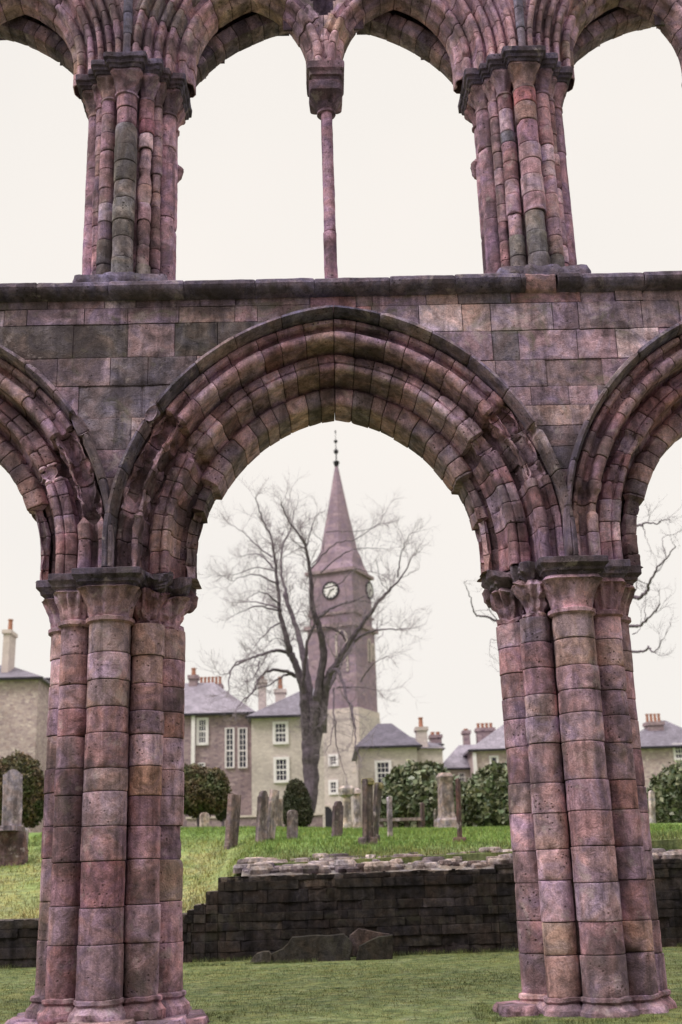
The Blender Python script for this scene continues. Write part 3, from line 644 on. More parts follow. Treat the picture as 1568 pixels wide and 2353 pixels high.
def gallery_column(X):
    b = MB(); tube_stones(b, X, .15, .09, [9.02, 10.05, 12.0], 77, {0: (.27, .165, .185), 1: (.25, .155, .175)}, seg=28, step=.08)
    o = b.build('gallery_column', M_STONE, arcade)
    b = MB()
    loft(b, X, .18, [(11.97, .10, .10, 2, 0), (11.985, .135, .135, 2, 0), (12.02, .135, .135, 2, 0), (12.03, .1, .1, 2, .02), (12.10, .15, .16, 3, .05), (12.17, .20, .24, 5, .04), (12.22, .235, .3, 8, .0), (12.36, .245, .31, 12, 0), (12.40, .20, .26, 12, 0), (12.45, .205, .27, 12, 0), (12.46, .235, .30, 14, 0), (12.52, .24, .31, 16, 0), (12.55, .27, .335, 18, 0), (12.66, .275, .34, 20, 0), (12.67, .26, .33, 18, 0)], (.15, .10, .115), 5, 64, .006, flutes=8)
    b.build('capital', M_STONE, o); return o
for X in BAYS: gallery_column(X)
GZ = 12.75
GF = [(2.79, -.30), (2.765, -.31), (2.735, -.29)]+arc_pts(2.68, -.325, .043, 30, -210, 10)+[(2.625, -.25), (2.61, -.19), (2.59, -.19)]+arc_pts(2.54, -.24, .040, 40, -210, 10)+[(2.49, -.17), (2.475, -.10), (2.455, -.10)]+arc_pts(2.40, -.155, .043, 40, -210, 10)+[(2.345, -.08), (2.335, -.01), (2.31, -.01)]+arc_pts(2.25, -.07, .048, 40, -210, 10)+[(2.195, 0.0), (2.18, .08), (2.15, .14)]
GS = [(2.15, .12), (2.13, .2), (2.12, .5), (2.13, .62), (2.18, .66)]
GB = [(2.6, .62), (2.46, .63), (2.40, .66), (2.385, .74), (2.38, .90), (2.40, 1.0), (2.48, 1.08), (2.7, 1.1)]
SUB = [(1.62, .10), (1.56, .09), (1.53, .12), (1.50, .13)]+arc_pts(1.43, .11, .06, 10, -190, 10)+[(1.365, .17), (1.35, .22), (1.31, .24), (1.28, .28), (1.27, .40), (1.27, .50), (1.32, .56), (1.45, .57)]
for bi, cx in enumerate(BAYS):
    b = MB(); 
    for sd in (-1, 1): sweep_arch(b, cx, GZ, 0.0, 12.57, GF, 12, sd, 400+bi*10+sd, [(.25, .155, .16), (.28, .18, .185), (.22, .145, .14), (.17, .135, .12), (.30, .20, .19)], jit=.002, amp=.7, R0=2.45)
    ga = b.build('gallery_arch', M_STONE, arcade)
    b = MB()
    for sd in (-1, 1):
        sweep_arch(b, cx, GZ, 0.0, 12.57, GS, 14, sd, 450+bi*10+sd, ARCH_DK, R0=2.1, jit=.008)
        sweep_arch(b, cx, 11.75, 0.0, 11.7, GB, 16, sd, 480+bi*10+sd, [(.16, .12, .125), (.13, .10, .105), (.2, .14, .14)], R0=2.38, jit=.004, amp=1.2)
    b.build('rear_arch', M_STONE, ga)
    for sub in (-1, 1):
        b = MB()
        for sd in (-1, 1): sweep_arch(b, cx+sub*1.08, 12.9, .44, 12.6, SUB, 7, sd, 500+bi*10+sd+sub*3, [(.28, .18, .19), (.31, .21, .21), (.23, .155, .16), (.27, .19, .15)], R0=1.4, jit=.003, amp=.7)
        b.build('pointed_arch', M_STONE, ga)
    # tympanum between the pointed arches, with a sunk roundel
    def kt(x, z, cx=cx):
        ok = np.hypot(x-cx, np.maximum(z-GZ, 0)) < 2.2
        for sub in (-1, 1):
            dx = np.abs(x-cx-sub*1.08); ok &= ~((np.hypot(dx+.44, np.maximum(z-12.9, 0)) < 1.56) & (dx+.44 < 1.56))
        th = np.arctan2(z-14.12, x-cx); ok &= np.hypot(x-cx, z-14.12) > .36+.10*np.cos(4*th+math.pi*0)
        return ok
    b = MB(); ashlar(b, [(12.6, 13.25, [cx-2.3, cx-.9, cx+.9, cx+2.3]), (13.25, 13.36, [cx-2.3, cx-.5, cx+.45, cx+2.3]), (13.36, 13.95, [cx-2.3, cx-1, cx+.0, cx+1, cx+2.3]), (13.95, 14.5, [cx-2.3, cx-1, cx+.05, cx+1, cx+2.3]), (14.5, 15.0, [cx-2.3, cx-.6, cx+.6, cx+2.3])], .11, kt, 60+bi, .04,
                     pal=[(.33, .22, .23), (.36, .25, .25), (.32, .23, .21)], jit=.004)
    b.box(cx-.6, cx+.6, .32, .36, 13.6, 14.7, (.10, .07, .08))  # backing of the roundel, coloured dark as the shade of the recess
    ashlar(b, [(12.6, 13.4, [cx-2.3, cx, cx+2.3]), (13.4, 14.2, [cx-2.3, cx-.5, cx+.7, cx+2.3]), (14.2, 15.0, [cx-2.3, cx+.2, cx+2.3])], .56, lambda x, z, cx=cx: kt(x, z) | ((np.hypot(x-cx, z-14.12) < .6)), 70+bi, .12, back=True)
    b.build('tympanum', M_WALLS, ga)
b = MB()
def kup(x, z): return outside(2.755, 0, GZ)(x, z)
ashlar(b, rows_of([12.57, 13.0, 13.4, 13.8, 14.2, 14.6, 15.0, 15.5, 16.0], -9.3, 9.3, 81, .4, .9), -.30, kup, 82, .08)
def kub(x, z): return outside(2.55, 0, 11.75)(x, z)
ashlar(b, rows_of([12.55, 13.1, 13.6, 14.1, 14.6, 15.0, 15.5, 16.0], -9.3, 9.3, 83, .5, 1.1), 1.095, kub, 84, .15, back=True)
b.box(-9.3, 9.3, -.28, 1.08, 15.75, 15.99, (.15, .12, .12)); b.build('gallery_wall', M_WALLS, arcade)
# small wall shafts rising above the piers between the arches
for X in PX[1:3]:
    b = MB(); tube_stones(b, X, -.34, .055, [12.6, 13.0, 13.35, 13.8, 14.3, 14.9, 15.7], 90, pal=[(.16, .15, .18), (.2, .17, .19)], seg=20); b.build('wall_shaft', M_STONE, arcade)
# corroded carved corbel heads on the inner faces of the piers
for X, dx, z, y in ((-2.8, .86, 4.95, .5), (2.8, -.86, 4.93, .5), (-2.8, .585, 11.42, .72), (2.8, -.585, 11.42, .72)):
    b = MB(); loft(b, X+dx, y, [(z-.16, .05, .06, 2, 0), (z-.08, .10, .12, 2.3, .1), (z+.04, .12, .14, 2.4, .12), (z+.12, .06, .08, 2, 0)], (.2, .13, .13), 3, 32, .02, flutes=3, hvy=.03)
    b.build('corbel', M_STONE, arcade)

# the opposite side wall of the nave, unseen behind the camera, added to darken the arch undersides
b = MB(); ashlar(b, rows_of([-.1, .6, 1.3, 2., 2.7, 3.4, 4.1, 4.8, 5.5, 6.2, 7, 7.8, 8.6, 9.4, 10.2, 11, 11.8, 12.6, 13.4], -22, 22, 91, .8, 1.6), -18.0, lambda x, z: z < 13.2+.4*np.sin(x*.7), 92, .4, back=True)
ashlar(b, rows_of([-.1, 2, 4, 6, 8, 10, 12, 13.4], -22, 22, 93, 1.5, 3), -19.4, lambda x, z: z < 13.2+.4*np.sin(x*.7), 94, .6)
b.box(-22, 22, -19.35, -18.05, -.1, 12.7, (.2, .15, .15))
tag(b.build('unseen_nave_wall', M_WALLS, loc=(0, -18.7, 0)), 'high ruined side wall of the nave opposite the arcade, unseen, added to shade it', 'wall')
# ---------------------------------------------------------------- dark aisle wall and fallen slab
YW = 9.6
DKP = [(.034, .027, .027), (.027, .022, .023), (.043, .034, .033), (.023, .019, .02), (.037, .031, .029)]
def wx(px, py=2100): return float(at(px, py, YW)[0])
def wz(py, px=784): return float(at(px, py, YW)[2])
steps = [(-14, wx(430), .86), (wx(430), wx(445), .93), (wx(445), wx(473), 1.03), (wx(473), wx(501), 1.27), (wx(501), wx(1146), 1.53), (wx(1146), 14, 1.62)]
aw = empty('aisle_wall', (0, YW+.5, 0), 'low dark wet stone wall with stepped broken left end and rubble top behind the arcade lawn', 'wall')
def wtop(x): 
    r = np.full(np.shape(x), .86)
    for a, c_, z in steps: r = np.where((x >= a) & (x < c_), z, r)
    return r
rowsz = [-.05, .16, .36, .54, .70, .86, 1.03, 1.27, 1.44, 1.53, 1.62]
b = MB(); rr_ = rows_of(rowsz, -14, 14, 61, .3, 1.0)
rs = np.random.default_rng(61)
for (a, c_, xs_) in rr_:
    edges = sorted(set(list(xs_)+[s_[0] for s_ in steps[1:]]))
    ashlar(b, [(a, c_, edges)], YW, lambda x, z: z < wtop(x)+.012*np.sin(x*9)+.01*np.sin(x*23), int(a*100)+7, .05, pal=DKP, jit=.014, amp=2.2)
wf = b.build('wall_face', M_DARK, aw)
# stepped ends and tops: coping boxes with ragged surfaces
b = MB(); rs = np.random.default_rng(5)
for (a, c_, z) in steps:
    n = max(1, int((c_-a)/.5))
    for i in range(n):
        x0, x1 = a+(c_-a)*i/n, a+(c_-a)*(i+1)/n
        loft(b, (x0+x1)/2, YW+.52, [(z-.22, (x1-x0)/2*.995, .50, 14, 0), (z-.02, (x1-x0)/2*.995, .505, 14, 0), (z+rs.uniform(-.008, .012), (x1-x0)/2*.97, .49, 12, 0)], pick(rs, [(.10, .08, .075), (.13, .105, .09), (.08, .065, .06)]), i, 40, .012)
        b.box(x0+.01, x1-.01, YW+.03, YW+.9, -.1, z-.2, (.04, .03, .03))
b.build('wall_coping', M_DARK, aw)
# rubble core on top of the wall
b = MB(); rs = np.random.default_rng(6)
x0r = wx(545, 1990)
gx, gy = np.meshgrid(np.linspace(x0r, 12, 200), np.linspace(YW+.14, 11.3, 34))
xe = np.clip((gx-x0r)/.12, 0, 1)
hz = 1.50+np.clip((gy-YW-.10)/.3, 0, 1)*.05+(gy-YW)*.17+.05*fbm(np.stack([gx*2.5, gy*2.5, 0*gx], -1), 3)*xe+np.where(gx > 3.2, .07, 0)
hz = np.where(xe < .05, 1.2, hz)
b.grid(np.stack([gx, gy, hz], -1), (.21, .18, .165))
for i in range(360):
    x = rs.uniform(x0r+.1, 8); y = rs.uniform(YW+.25, 11.1); s_ = rs.uniform(.06, .21); z = 1.55+(y-YW)*.17+(.07 if x > 3.2 else 0)
    q = rs.uniform(.5, 1.6); fr = rs.uniform(.35, .7)
    loft(b, x, y, [(z-s_*.4, s_*q, s_*.6, 4, 0), (z+s_*.35*fr, s_*q*1.0, s_*.75, 4, 0), (z+s_*.95*fr, s_*q*.86, s_*.6, 3.5, 0), (z+s_*1.05*fr, s_*q*.6, s_*.38, 3, 0)], pick(rs, [(.30, .245, .24), (.20, .16, .165), (.42, .35, .335), (.14, .11, .12), (.34, .275, .26)]), i, 20, s_*.24, rot=rs.uniform(-.4, .4))
b.build('rubble_top', M_RUBBLE, aw)

def slab_from(pts, Y, thick, name, label, mat, col, group=None, lean=0.0, cat='stone slab', top=(.11, .10, .09)):
    """an outline in the wall's plane, given its own depth and thickness"""
    W3 = [at(px, py, Y) for px, py in pts]; P = np.array([[q[0], q[2]] for q in W3])
    # resample outline
    out = []
    for i in range(len(P)):
        a, c_ = P[i], P[(i+1) % len(P)]; k = max(1, int(np.linalg.norm(c_-a)/.06))
        for j in range(k): out.append(a+(c_-a)*j/k)
    out = np.array(out); n = len(out); out = out+.010*np.stack([vnoise(np.c_[out*7, np.zeros(n)]), vnoise(np.c_[out*7, np.ones(n)*5])], -1)
    cen = out.mean(0); z0 = out[:, 1].min()
    rings = []
    for yo, sc in ((0, .0), (0, .55), (0, .90), (0.0, .965), (.018, 1.0), (thick*.5, 1.0), (thick-.02, 1.0), (thick, .97), (thick, .5), (thick, 0)):
        p = cen+(out-cen)*max(sc, .001); yy = Y+yo+lean*(p[:, 1]-z0)
        v = np.stack([p[:, 0], yy, p[:, 1]], -1); v[:, 1] += .010*fbm(v*6, 3); rings.append(v)
    b = MB(); colr = np.ones((len(rings)-1, n, 3))*np.array(col)
    b.grid(np.array(rings), colr, closed=True, flip=False)
    base = (float(cen[0]), Y+thick/2, float(z0)); o = b.build(name, mat, loc=base)
    return tag(o, label, cat, group)
def c4(x, y): return ((430+x/1.867)*.9412, (2050+y/1.867)*.9412)
DS = (.030, .026, .022)
slab_from([c4(*q) for q in [(430, 562), (428, 522), (445, 515), (482, 500), (505, 478), (528, 448), (600, 440), (768, 434), (788, 452), (803, 476), (806, 512), (796, 535), (800, 564)]], 8.75, .24, 'broken_grave_slab', 'long dark tapering slab with sloping shoulder lying against the aisle wall', M_DARK, DS, 'broken slabs on the lawn', .25)
slab_from([c4(*q) for q in [(335, 562), (352, 535), (366, 519), (398, 512), (424, 511), (436, 524), (436, 562)]], 8.72, .3, 'broken_grave_slab', 'small pointed slab fragment at the low left end of the slabs', M_DARK, (.07, .06, .05), 'broken slabs on the lawn', .15)
slab_from([c4(*q) for q in [(815, 566), (828, 520), (838, 486), (872, 468), (930, 444), (962, 438), (990, 432), (989, 566)]], 8.7, .2, 'broken_grave_slab', 'short slab piece with slanting broken top and square right end', M_DARK, DS, 'broken slabs on the lawn', .18)
slab_from([c4(*q) for q in [(786, 480), (792, 438), (832, 407), (870, 412), (920, 424), (975, 428), (985, 520), (800, 530)]], 9.15, .18, 'broken_grave_slab', 'rear slab fragment peeping over the gap between the front slabs', M_DARK, (.075, .055, .05), 'broken slabs on the lawn', .1)

# ---------------------------------------------------------------- gravestones
def rotz(a): return np.array([[math.cos(a), -math.sin(a), 0], [math.sin(a), math.cos(a), 0], [0, 0, 1]])
def headstone(pxb, pyb, pxt, pyt, wpx, label, col, yaw=60, tratio=.28, top='round', Y=None, plinth=None, name='gravestone', lichen_top=False, group='gravestones in the churchyard'):
    P = gnd(pxb, pyb) if Y is None else None
    if Y is not None:
        q = at(pxb, pyb, Y); P = np.array([q[0], Y, float(terr(q[0], Y))])
    T = at(pxt, pyt, P[1]); h = T[2]-P[2]+.02; dxl = T[0]-P[0]
    scale = FPX/((P[1]+CAMD)); wm = wpx/scale*1.0
    a = math.radians(yaw); # visible width = w cos a + t sin a
    wd = wm/(math.cos(a)+tratio*math.sin(a)); th = wd*tratio
    # slab outline (x,z)
    n = 9; o = [(-wd/2, -.15), (wd/2, -.15)]
    if top == 'round': o += [(wd/2*math.cos(t), h-wd*.35+wd*.35*math.sin(t)) for t in np.linspace(0, math.pi, n)]
    elif top == 'peak': o += [(wd/2, h-wd*.3), (wd*.42, h-wd*.28), (wd*.2, h-wd*.08), (0, h), (-wd*.2, h-wd*.08), (-wd*.42, h-wd*.28), (-wd/2, h-wd*.3)]
    elif top == 'should': o += [(wd/2, h-wd*.4), (wd*.38, h-wd*.36), (wd*.3, h-wd*.12), (wd*.12, h), (-wd*.12, h), (-wd*.3, h-wd*.12), (-wd*.38, h-wd*.36), (-wd/2, h-wd*.4)]
    else: o += [(wd/2, h-.02), (-wd/2, h)]
    pts = []
    for i in range(len(o)):
        A, B = np.array(o[i]), np.array(o[(i+1) % len(o)]); k = max(1, int(np.linalg.norm(B-A)/.12))
        for j in range(k): pts.append(A+(B-A)*j/k)
    pts = np.array(pts); m_ = len(pts); cen = np.array([0, h/2]); rings = []
    for yo, sc in ((-.5, 0), (-.5, .5), (-.5, .93), (-.42, 1), (.42, 1), (.5, .93), (.5, .5), (.5, 0)):
        p = cen+(pts-cen)*max(sc, .001) if sc < 1 else pts
        rings.append(np.stack([p[:, 0], 0*p[:, 0]+yo*th, p[:, 1]], -1))
    V = np.array(rings); V = V@rotz(a).T
    V[..., 0] += dxl*np.clip(V[..., 2], 0, 9)/h; V[..., 1] += .03*np.clip(V[..., 2], 0, 9)
    V = V+.010*fbm(V*5+P[0], 3)[..., None]+P
    b = MB(); b.grid(V, col, closed=True)
    if plinth is None:
        ob = b.build(name, M_GRAVE, loc=tuple(P)); return tag(ob, label, 'gravestone', group)
    e = empty(name, tuple(P), label, 'gravestone', group); b.build('headstone', M_GRAVE, e)
    b = MB(); pw, ph = plinth[0]/scale, plinth[1]/scale
    loft(b, P[0], P[1]-.0, [(P[2]-.15, pw/2, pw*.35, 8, 0), (P[2]+ph*.85, pw/2, pw*.35, 8, 0), (P[2]+ph, pw/2*.92, pw*.32, 8, 0)], np.array(col)*1.2, 3, 40, .015)
    b.build('plinth', M_GRAVE, e)
    if lichen_top:
        b = MB(); zt = P[2]+h
        loft(b, P[0]+dxl, P[1]+.03*h, [(zt-.13, wm*.52, wm*.5, 4, 0), (zt-.05, wm*.56, wm*.52, 4, 0), (zt+.02, wm*.45, wm*.42, 3, 0)], (.36, .31, .15), 3, 24, .02); b.build('lichen_cap', M_GRAVE, e)
    return e
GD = (.13, .10, .105); GP = (.42, .33, .33); GM = (.26, .18, .19)
headstone(531, 1949, 540, 1826, 29, 'tall square dark headstone seen edge-on with reddish side, nearest left of the yew', (.21, .155, .16), 62, .30, 'flat')
headstone(600, 1934, 606, 1818, 26, 'tall thick grey headstone leaning right, in front of its paler twin', (.27, .21, .22), 60, .30, 'should')
headstone(620, 1931, 632, 1816, 22, 'pale leaning headstone right behind the thick grey one', (.38, .31, .32), 62, .25, 'flat', Y=None)
headstone(641, 1905, 642, 1836, 17, 'thin pale upright stone between leaning pair and yew', (.46, .36, .33), 55, .3, 'flat', Y=27)
headstone(672, 1927, 673, 1862, 26, 'short stubby round-topped headstone in front of the clipped yew', (.27, .21, .215), 40, .42, 'round')
headstone(775, 1922, 778, 1842, 26, 'dark mottled headstone before the arched doorway of the steeple', (.18, .13, .14), 45, .35, 'should')
headstone(846, 1940, 845, 1792, 26, 'tall dark slab on grey plinth with yellow lichen cap, front of the pair', (.14, .105, .10), 62, .35, 'flat', plinth=(42, 15), lichen_top=True)
headstone(860, 1932, 871, 1802, 19, 'tall dark leaning slab right behind the lichen-capped slab', (.15, .12, .12), 62, .35, 'flat', plinth=(26, 12), lichen_top=True)
headstone(897, 1922, 895, 1832, 13, 'slim pale stone post with rounded head standing before the table tomb', (.35, .28, .29), 30, .8, 'round')
headstone(1057, 1935, 1053, 1790, 13, 'narrow dark red headstone on brown base beside the big obelisk', (.16, .09, .085), 64, .4, 'round', plinth=(28, 10))
headstone(972, 1905, 971, 1845, 11, 'small reddish stone half hidden by the rhododendron', (.27, .17, .16), 50, .4, 'round', Y=27.5)
headstone(1002, 1907, 1003, 1860, 13, 'little mossy stone hidden in leaves left of the big obelisk', (.2, .17, .13), 50, .4, 'round', Y=28)
headstone(470, 1908, 470, 1868, 22, 'low pale stone under the round clipped tree', (.46, .36, .33), 35, .4, 'round', Y=27)
headstone(1503, 1922, 1498, 1818, 17, 'slim white headstone just right of the right pier', (.50, .42, .42), 40, .4, 'round', Y=24.5)
headstone(29, 1896, 29, 1768, 44, 'broad grey pedimented headstone at the far left before the hedge', (.30, .255, .29), 20, .3, 'peak', Y=20, plinth=(66, 38))
def loft_thing(name, px, pybase, Y, levels, label, mat, col, cat='monument', group='gravestones in the churchyard', parts=None):
    q = at(px, pybase, Y); z0 = float(terr(q[0], Y)); sc = FPX/(Y+CAMD)
    e = empty(name, (float(q[0]), Y, z0), label, cat, group)
    for pname, lv, cc in levels:
        b = MB(); L = []
        for (py, hpx, n) in lv:
            z = at(px, py, Y)[2] if py < 9000 else z0-.1
            L.append((z, hpx/sc, hpx/sc, n, 0))
        if L[0][0] > L[-1][0]: L = L[::-1]
        loft(b, q[0], Y, L, cc, int(px), 32, .012, rot=.3); b.build(pname, mat, e)
    return e
loft_thing('obelisk_monument', 1029, 1915, 26, [('shaft', [(1882, 19, 7), (1870, 16, 7), (1800, 14, 7), (1785, 17, 7), (1776, 12, 4)], (.28, .22, .21)), ('base', [(9999, 27, 8), (1905, 27, 8), (1900, 24, 8), (1885, 24, 8), (1880, 20, 7)], (.33, .27, .28))], 'big broad obelisk monument on a pale block base against the rhododendrons', M_GRAVE, None)
loft_thing('urn_pillar', 799, 1915, 30, [('pillar', [(9999, 12, 7), (1895, 11, 7), (1885, 9, 7), (1832, 8, 7)], (.50, .42, .38)), ('urn_cap', [(1832, 8, 4), (1827, 15, 8), (1812, 16, 8), (1806, 12, 3)], (.5, .43, .41))], 'pale square pillar with a wide flat cap, left of the tall dark slabs', M_GRAVE, None)
loft_thing('urn_pillar', 822, 1918, 31, [('pillar', [(9999, 10, 7), (1890, 9, 7), (1880, 7, 7), (1828, 6, 7)], (.42, .35, .33)), ('urn_cap', [(1828, 6, 4), (1824, 10, 8), (1815, 9, 3), (1811, 5, 2)], (.45, .38, .38))], 'thinner pale pillar with a small ball cap, just right of the wide-capped one', M_GRAVE, None)
# table tomb
q0, q1 = at(868, 1882, 27), at(965, 1884, 27); zt = q0[2]
zb_ = float(terr(q0[0], 27)); tt = empty('table_tomb', (float((q0[0]+q1[0])/2), 27, zb_), 'low stone table tomb slab on short legs before the rhododendron', 'table tomb', 'gravestones in the churchyard')
b = MB(); b.box(q0[0], q1[0], 26.6, 27.5, zt-.10, zt, (.36, .29, .29)); b.build('tomb_slab', M_GRAVE, tt, smooth=False)
for f in (.02, .36, .62, .93):
    b = MB(); x = q0[0]+(q1[0]-q0[0])*f; b.box(x, x+.17, 26.75, 27.3, zb_-.15, zt-.1, (.25, .18, .18), taper=.85); b.build('leg', M_GRAVE, tt, smooth=False)
# low table stone at the far left
q0, q1 = at(-30, 1893, 16.5), at(40, 1903, 16.5); zb_ = float(terr(q0[0], 16.5))
tt = empty('table_tomb', (float((q0[0]+q1[0])/2), 16.5, zb_), 'leaning low ledger slab on a rough block at the far left edge', 'table tomb', 'gravestones in the churchyard')
b = MB(); b.box(q0[0], q1[0], 16.2, 17.3, q1[2]-.06, q1[2]+.06, (.26, .21, .25)); b.build('tomb_slab', M_GRAVE, tt, smooth=False)
b = MB(); loft(b, at(48, 1930, 16.6)[0]-.18, 16.8, [(zb_-.15, .32, .3, 5, 0), (q1[2]-.2, .26, .25, 5, 0), (q1[2]-.08, .22, .2, 5, 0)], (.17, .11, .11), 4, 32, .03); b.build('leg', M_GRAVE, tt)
b = MB(); loft(b, q0[0]+.3, 16.8, [(zb_-.15, .2, .3, 5, 0), (q1[2]-.07, .2, .2, 5, 0)], (.17, .11, .11), 4, 32, .03); b.build('leg', M_GRAVE, tt)

# ---------------------------------------------------------------- shrubs
def shrub(name, label, cat, blobs, Y, n, leaf, mat, group=None, elong=1.8, core=(.35, .35, .35), trunk=None, base=None, seed=1, hue=(1, 1), rough=.09):
    """blobs: (px, py, rx_px, rz_px, dY)"""
    rs = np.random.default_rng(seed); sc = FPX/(Y+CAMD)
    B = []
    for px, py, rx, rz, dY in blobs:
        c = at(px, py, Y+dY); B.append((c, rx/sc, rx/sc*.85, rz/sc*.97))
    x0 = np.mean([q[0][0] for q in B]); z0 = float(terr(x0, Y)); e = empty(name, (float(x0), Y, z0), label, cat, group)
    b = MB(); tot = sum(q[1]*q[3] for q in B)
    for bi, (c, rx, ry, rz) in enumerate(B):
        th, ph = np.meshgrid(np.linspace(0, math.pi, 14), np.linspace(0, 2*math.pi, 24, endpoint=False), indexing='ij')
        V = np.stack([np.sin(th)*np.cos(ph), np.sin(th)*np.sin(ph), np.cos(th)], -1)
        k = .86*(1+.12*fbm(V*2.5+bi*7, 3)); V = V*k[..., None]*np.array([rx, ry, rz])+c
        V[..., 2] = np.maximum(V[..., 2], z0-.1)
        b.grid(V, core, closed=True, flip=True)
        m_ = int(n*rx*rz/tot); d = rs.normal(size=(m_, 3)); d /= np.linalg.norm(d, axis=1, keepdims=True)
        rad = (1+.14*fbm(d*2.5+bi*7, 3)+rough*fbm(d*6+bi*3, 2))*rs.uniform(.82, 1.06, m_)*(1+(rs.uniform(0, 1, m_) > .97)*rough*.6); P = c+d*rad[:, None]*np.array([rx, ry, rz])
        P = P[P[:, 2] > z0]; m_ = len(P); d = (P-c)/np.array([rx, ry, rz]); d /= np.linalg.norm(d, axis=1, keepdims=True)
        u = rs.normal(size=(m_, 3))+d*.6; u /= np.linalg.norm(u, axis=1, keepdims=True); v = np.cross(u, d+rs.normal(size=(m_, 3))*.6); v /= np.linalg.norm(v, axis=1, keepdims=True)+1e-9
        s = leaf*rs.uniform(.6, 1.3, (m_, 1))
        Q = np.stack([P-u*s*elong/2, P+v*s/2, P+u*s*elong/2, P-v*s/2], 1)
        clump = fbm(P*(1.3/max(rx, .5)*2.2)+bi, 3)
        col = (rs.uniform(.55, 1.5, (m_, 1))*(1+.35*clump[:, None]))*np.stack([rs.uniform(*((.9*hue[0]), 1.2*hue[0]), m_), np.ones(m_), rs.uniform(.8, 1.2, m_)*hue[1]], -1)
        b.quads(Q, col)
    b.build('foliage', mat, e, smooth=False)
    if trunk:
        b = MB(); t = trunk/sc; loft(b, x0, Y, [(z0-.15, t*1.3, t*1.3, 2, 0), (B[0][0][2], t*.8, t*.8, 2, 0)], (1, 1, 1), 3, 16, .02); b.build('trunk', M_BARK, e)
    return e
shrub('topiary_tree', 'large round clipped topiary with russet top at the inner edge of the left pier', 'topiary', [(462, 1822, 62, 52, 0), (490, 1800, 33, 33, 0), (440, 1800, 50, 40, 0)], 29, 16000, .07, M_BEECH, trunk=9, seed=2)
shrub('yew_tree', 'dark clipped egg-shaped yew before the gap left of the steeple', 'topiary', [(683, 1868, 34, 36, 0), (683, 1850, 31, 46, 0), (681, 1825, 24, 32, 0)], 31, 15000, .05, M_YEW, trunk=6, seed=3)
shrub('yew_tree', 'small dark bush squeezed behind the tall edge-on headstone', 'topiary', [(517, 1852, 12, 26, 0), (508, 1860, 14, 24, 0)], 33, 4000, .05, M_YEW, trunk=3, seed=4)
shrub('clipped_hedge', 'big clipped hedge mass with russet top at the far left behind the pedimented headstone', 'hedge', [(40, 1800, 58, 66, 0), (70, 1835, 40, 62, 0), (10, 1830, 50, 70, 0), (-30, 1800, 40, 60, 0)], 33, 18000, .08, M_BEECH, seed=5)
RG = 'rhododendrons in the churchyard'
shrub('rhododendron_bush', 'large rhododendron mound below the small right house, behind the table tomb', 'shrub', [(960, 1838, 62, 75, 0), (1000, 1860, 50, 60, -1), (910, 1850, 35, 55, 0), (1035, 1850, 38, 60, 0), (930, 1800, 40, 35, 1), (985, 1800, 50, 42, 1), (890, 1870, 18, 35, 0)], 31, 17000, .17, M_RHODO, RG, rough=.22, seed=6)
shrub('rhododendron_bush', 'glossy rhododendron mound touching the inner edge of the right pier', 'shrub', [(1120, 1850, 52, 72, 0), (1155, 1820, 50, 58, 0), (1090, 1870, 30, 50, 0), (1175, 1870, 60, 55, 0)], 27, 14000, .15, M_RHODO, RG, rough=.22, seed=7)
shrub('rhododendron_bush', 'rhododendron mound at the right edge of the picture beyond the right pier', 'shrub', [(1545, 1850, 45, 75, 0), (1580, 1830, 50, 70, 0), (1520, 1860, 28, 62, 0)], 27, 10000, .15, M_RHODO, RG, rough=.22, seed=8)

# ---------------------------------------------------------------- bare trees
def tube(mb, pts, r0, r1, seg=6, seed=0, wob=0.0, ex=.85):
    P = np.array(pts, float); n = len(P); T = np.gradient(P, axis=0); T /= np.linalg.norm(T, axis=1, keepdims=True)+1e-9
    a = np.array([.3, .9, .2]); U = np.cross(T, a); U /= np.linalg.norm(U, axis=1, keepdims=True)+1e-9; W_ = np.cross(T, U)
    r = np.linspace(1, 0, n)**ex*(r0-r1)+r1 if np.isscalar(r0) else np.array(r0); th = np.linspace(0, 2*math.pi, seg, endpoint=False)
    V = P[:, None, :]+(U[:, None, :]*np.cos(th)[None, :, None]+W_[:, None, :]*np.sin(th)[None, :, None])*r[:, None, None]
    if wob: V = V+wob*r[:, None, None]*fbm(V*2.0+seed, 3)[..., None]
    mb.grid(V, (1, 1, 1), closed=True)
def smooth_path(P, n=6, rs=None, wob=0.0):
    P = np.array(P, float); m_ = len(P); out = []
    for i in range(m_-1):
        p0 = P[max(i-1, 0)]; p1 = P[i]; p2 = P[i+1]; p3 = P[min(i+2, m_-1)]
        for t in np.linspace(0, 1, n, endpoint=False):
            out.append(.5*((2*p1)+(-p0+p2)*t+(2*p0-5*p1+4*p2-p3)*t*t+(-p0+3*p1-3*p2+p3)*t**3))
    out.append(P[-1]); out = np.array(out)
    if rs is not None and wob: out[1:-1] += rs.normal(0, wob, (len(out)-2, 3))
    return out
def twigs(mb, p, d, L, r, lvl, rs):
    n = 5 if lvl > 0 else 4; pts = [p]; q = np.array(p); dd = np.array(d)
    for i in range(n):
        dd = dd+rs.normal(0, .22, 3)+np.array([0, 0, .06]); dd /= np.linalg.norm(dd); q = q+dd*L/n; pts.append(q.copy())
    tube(mb, pts, r, r*.35, 4 if lvl < 2 else 5)
    if lvl <= 0: return
    k = rs.integers(3, 6)
    for j in range(k):
        i = rs.integers(1, n+1); side = rs.normal(0, 1, 3); side -= side@dd*dd; side /= np.linalg.norm(side)+1e-9
        nd = dd*.75+side*.75+np.array([0, 0, .15]); nd /= np.linalg.norm(nd)
        twigs(mb, pts[i], nd, L*rs.uniform(.5, .8), r*.55, lvl-1, rs)
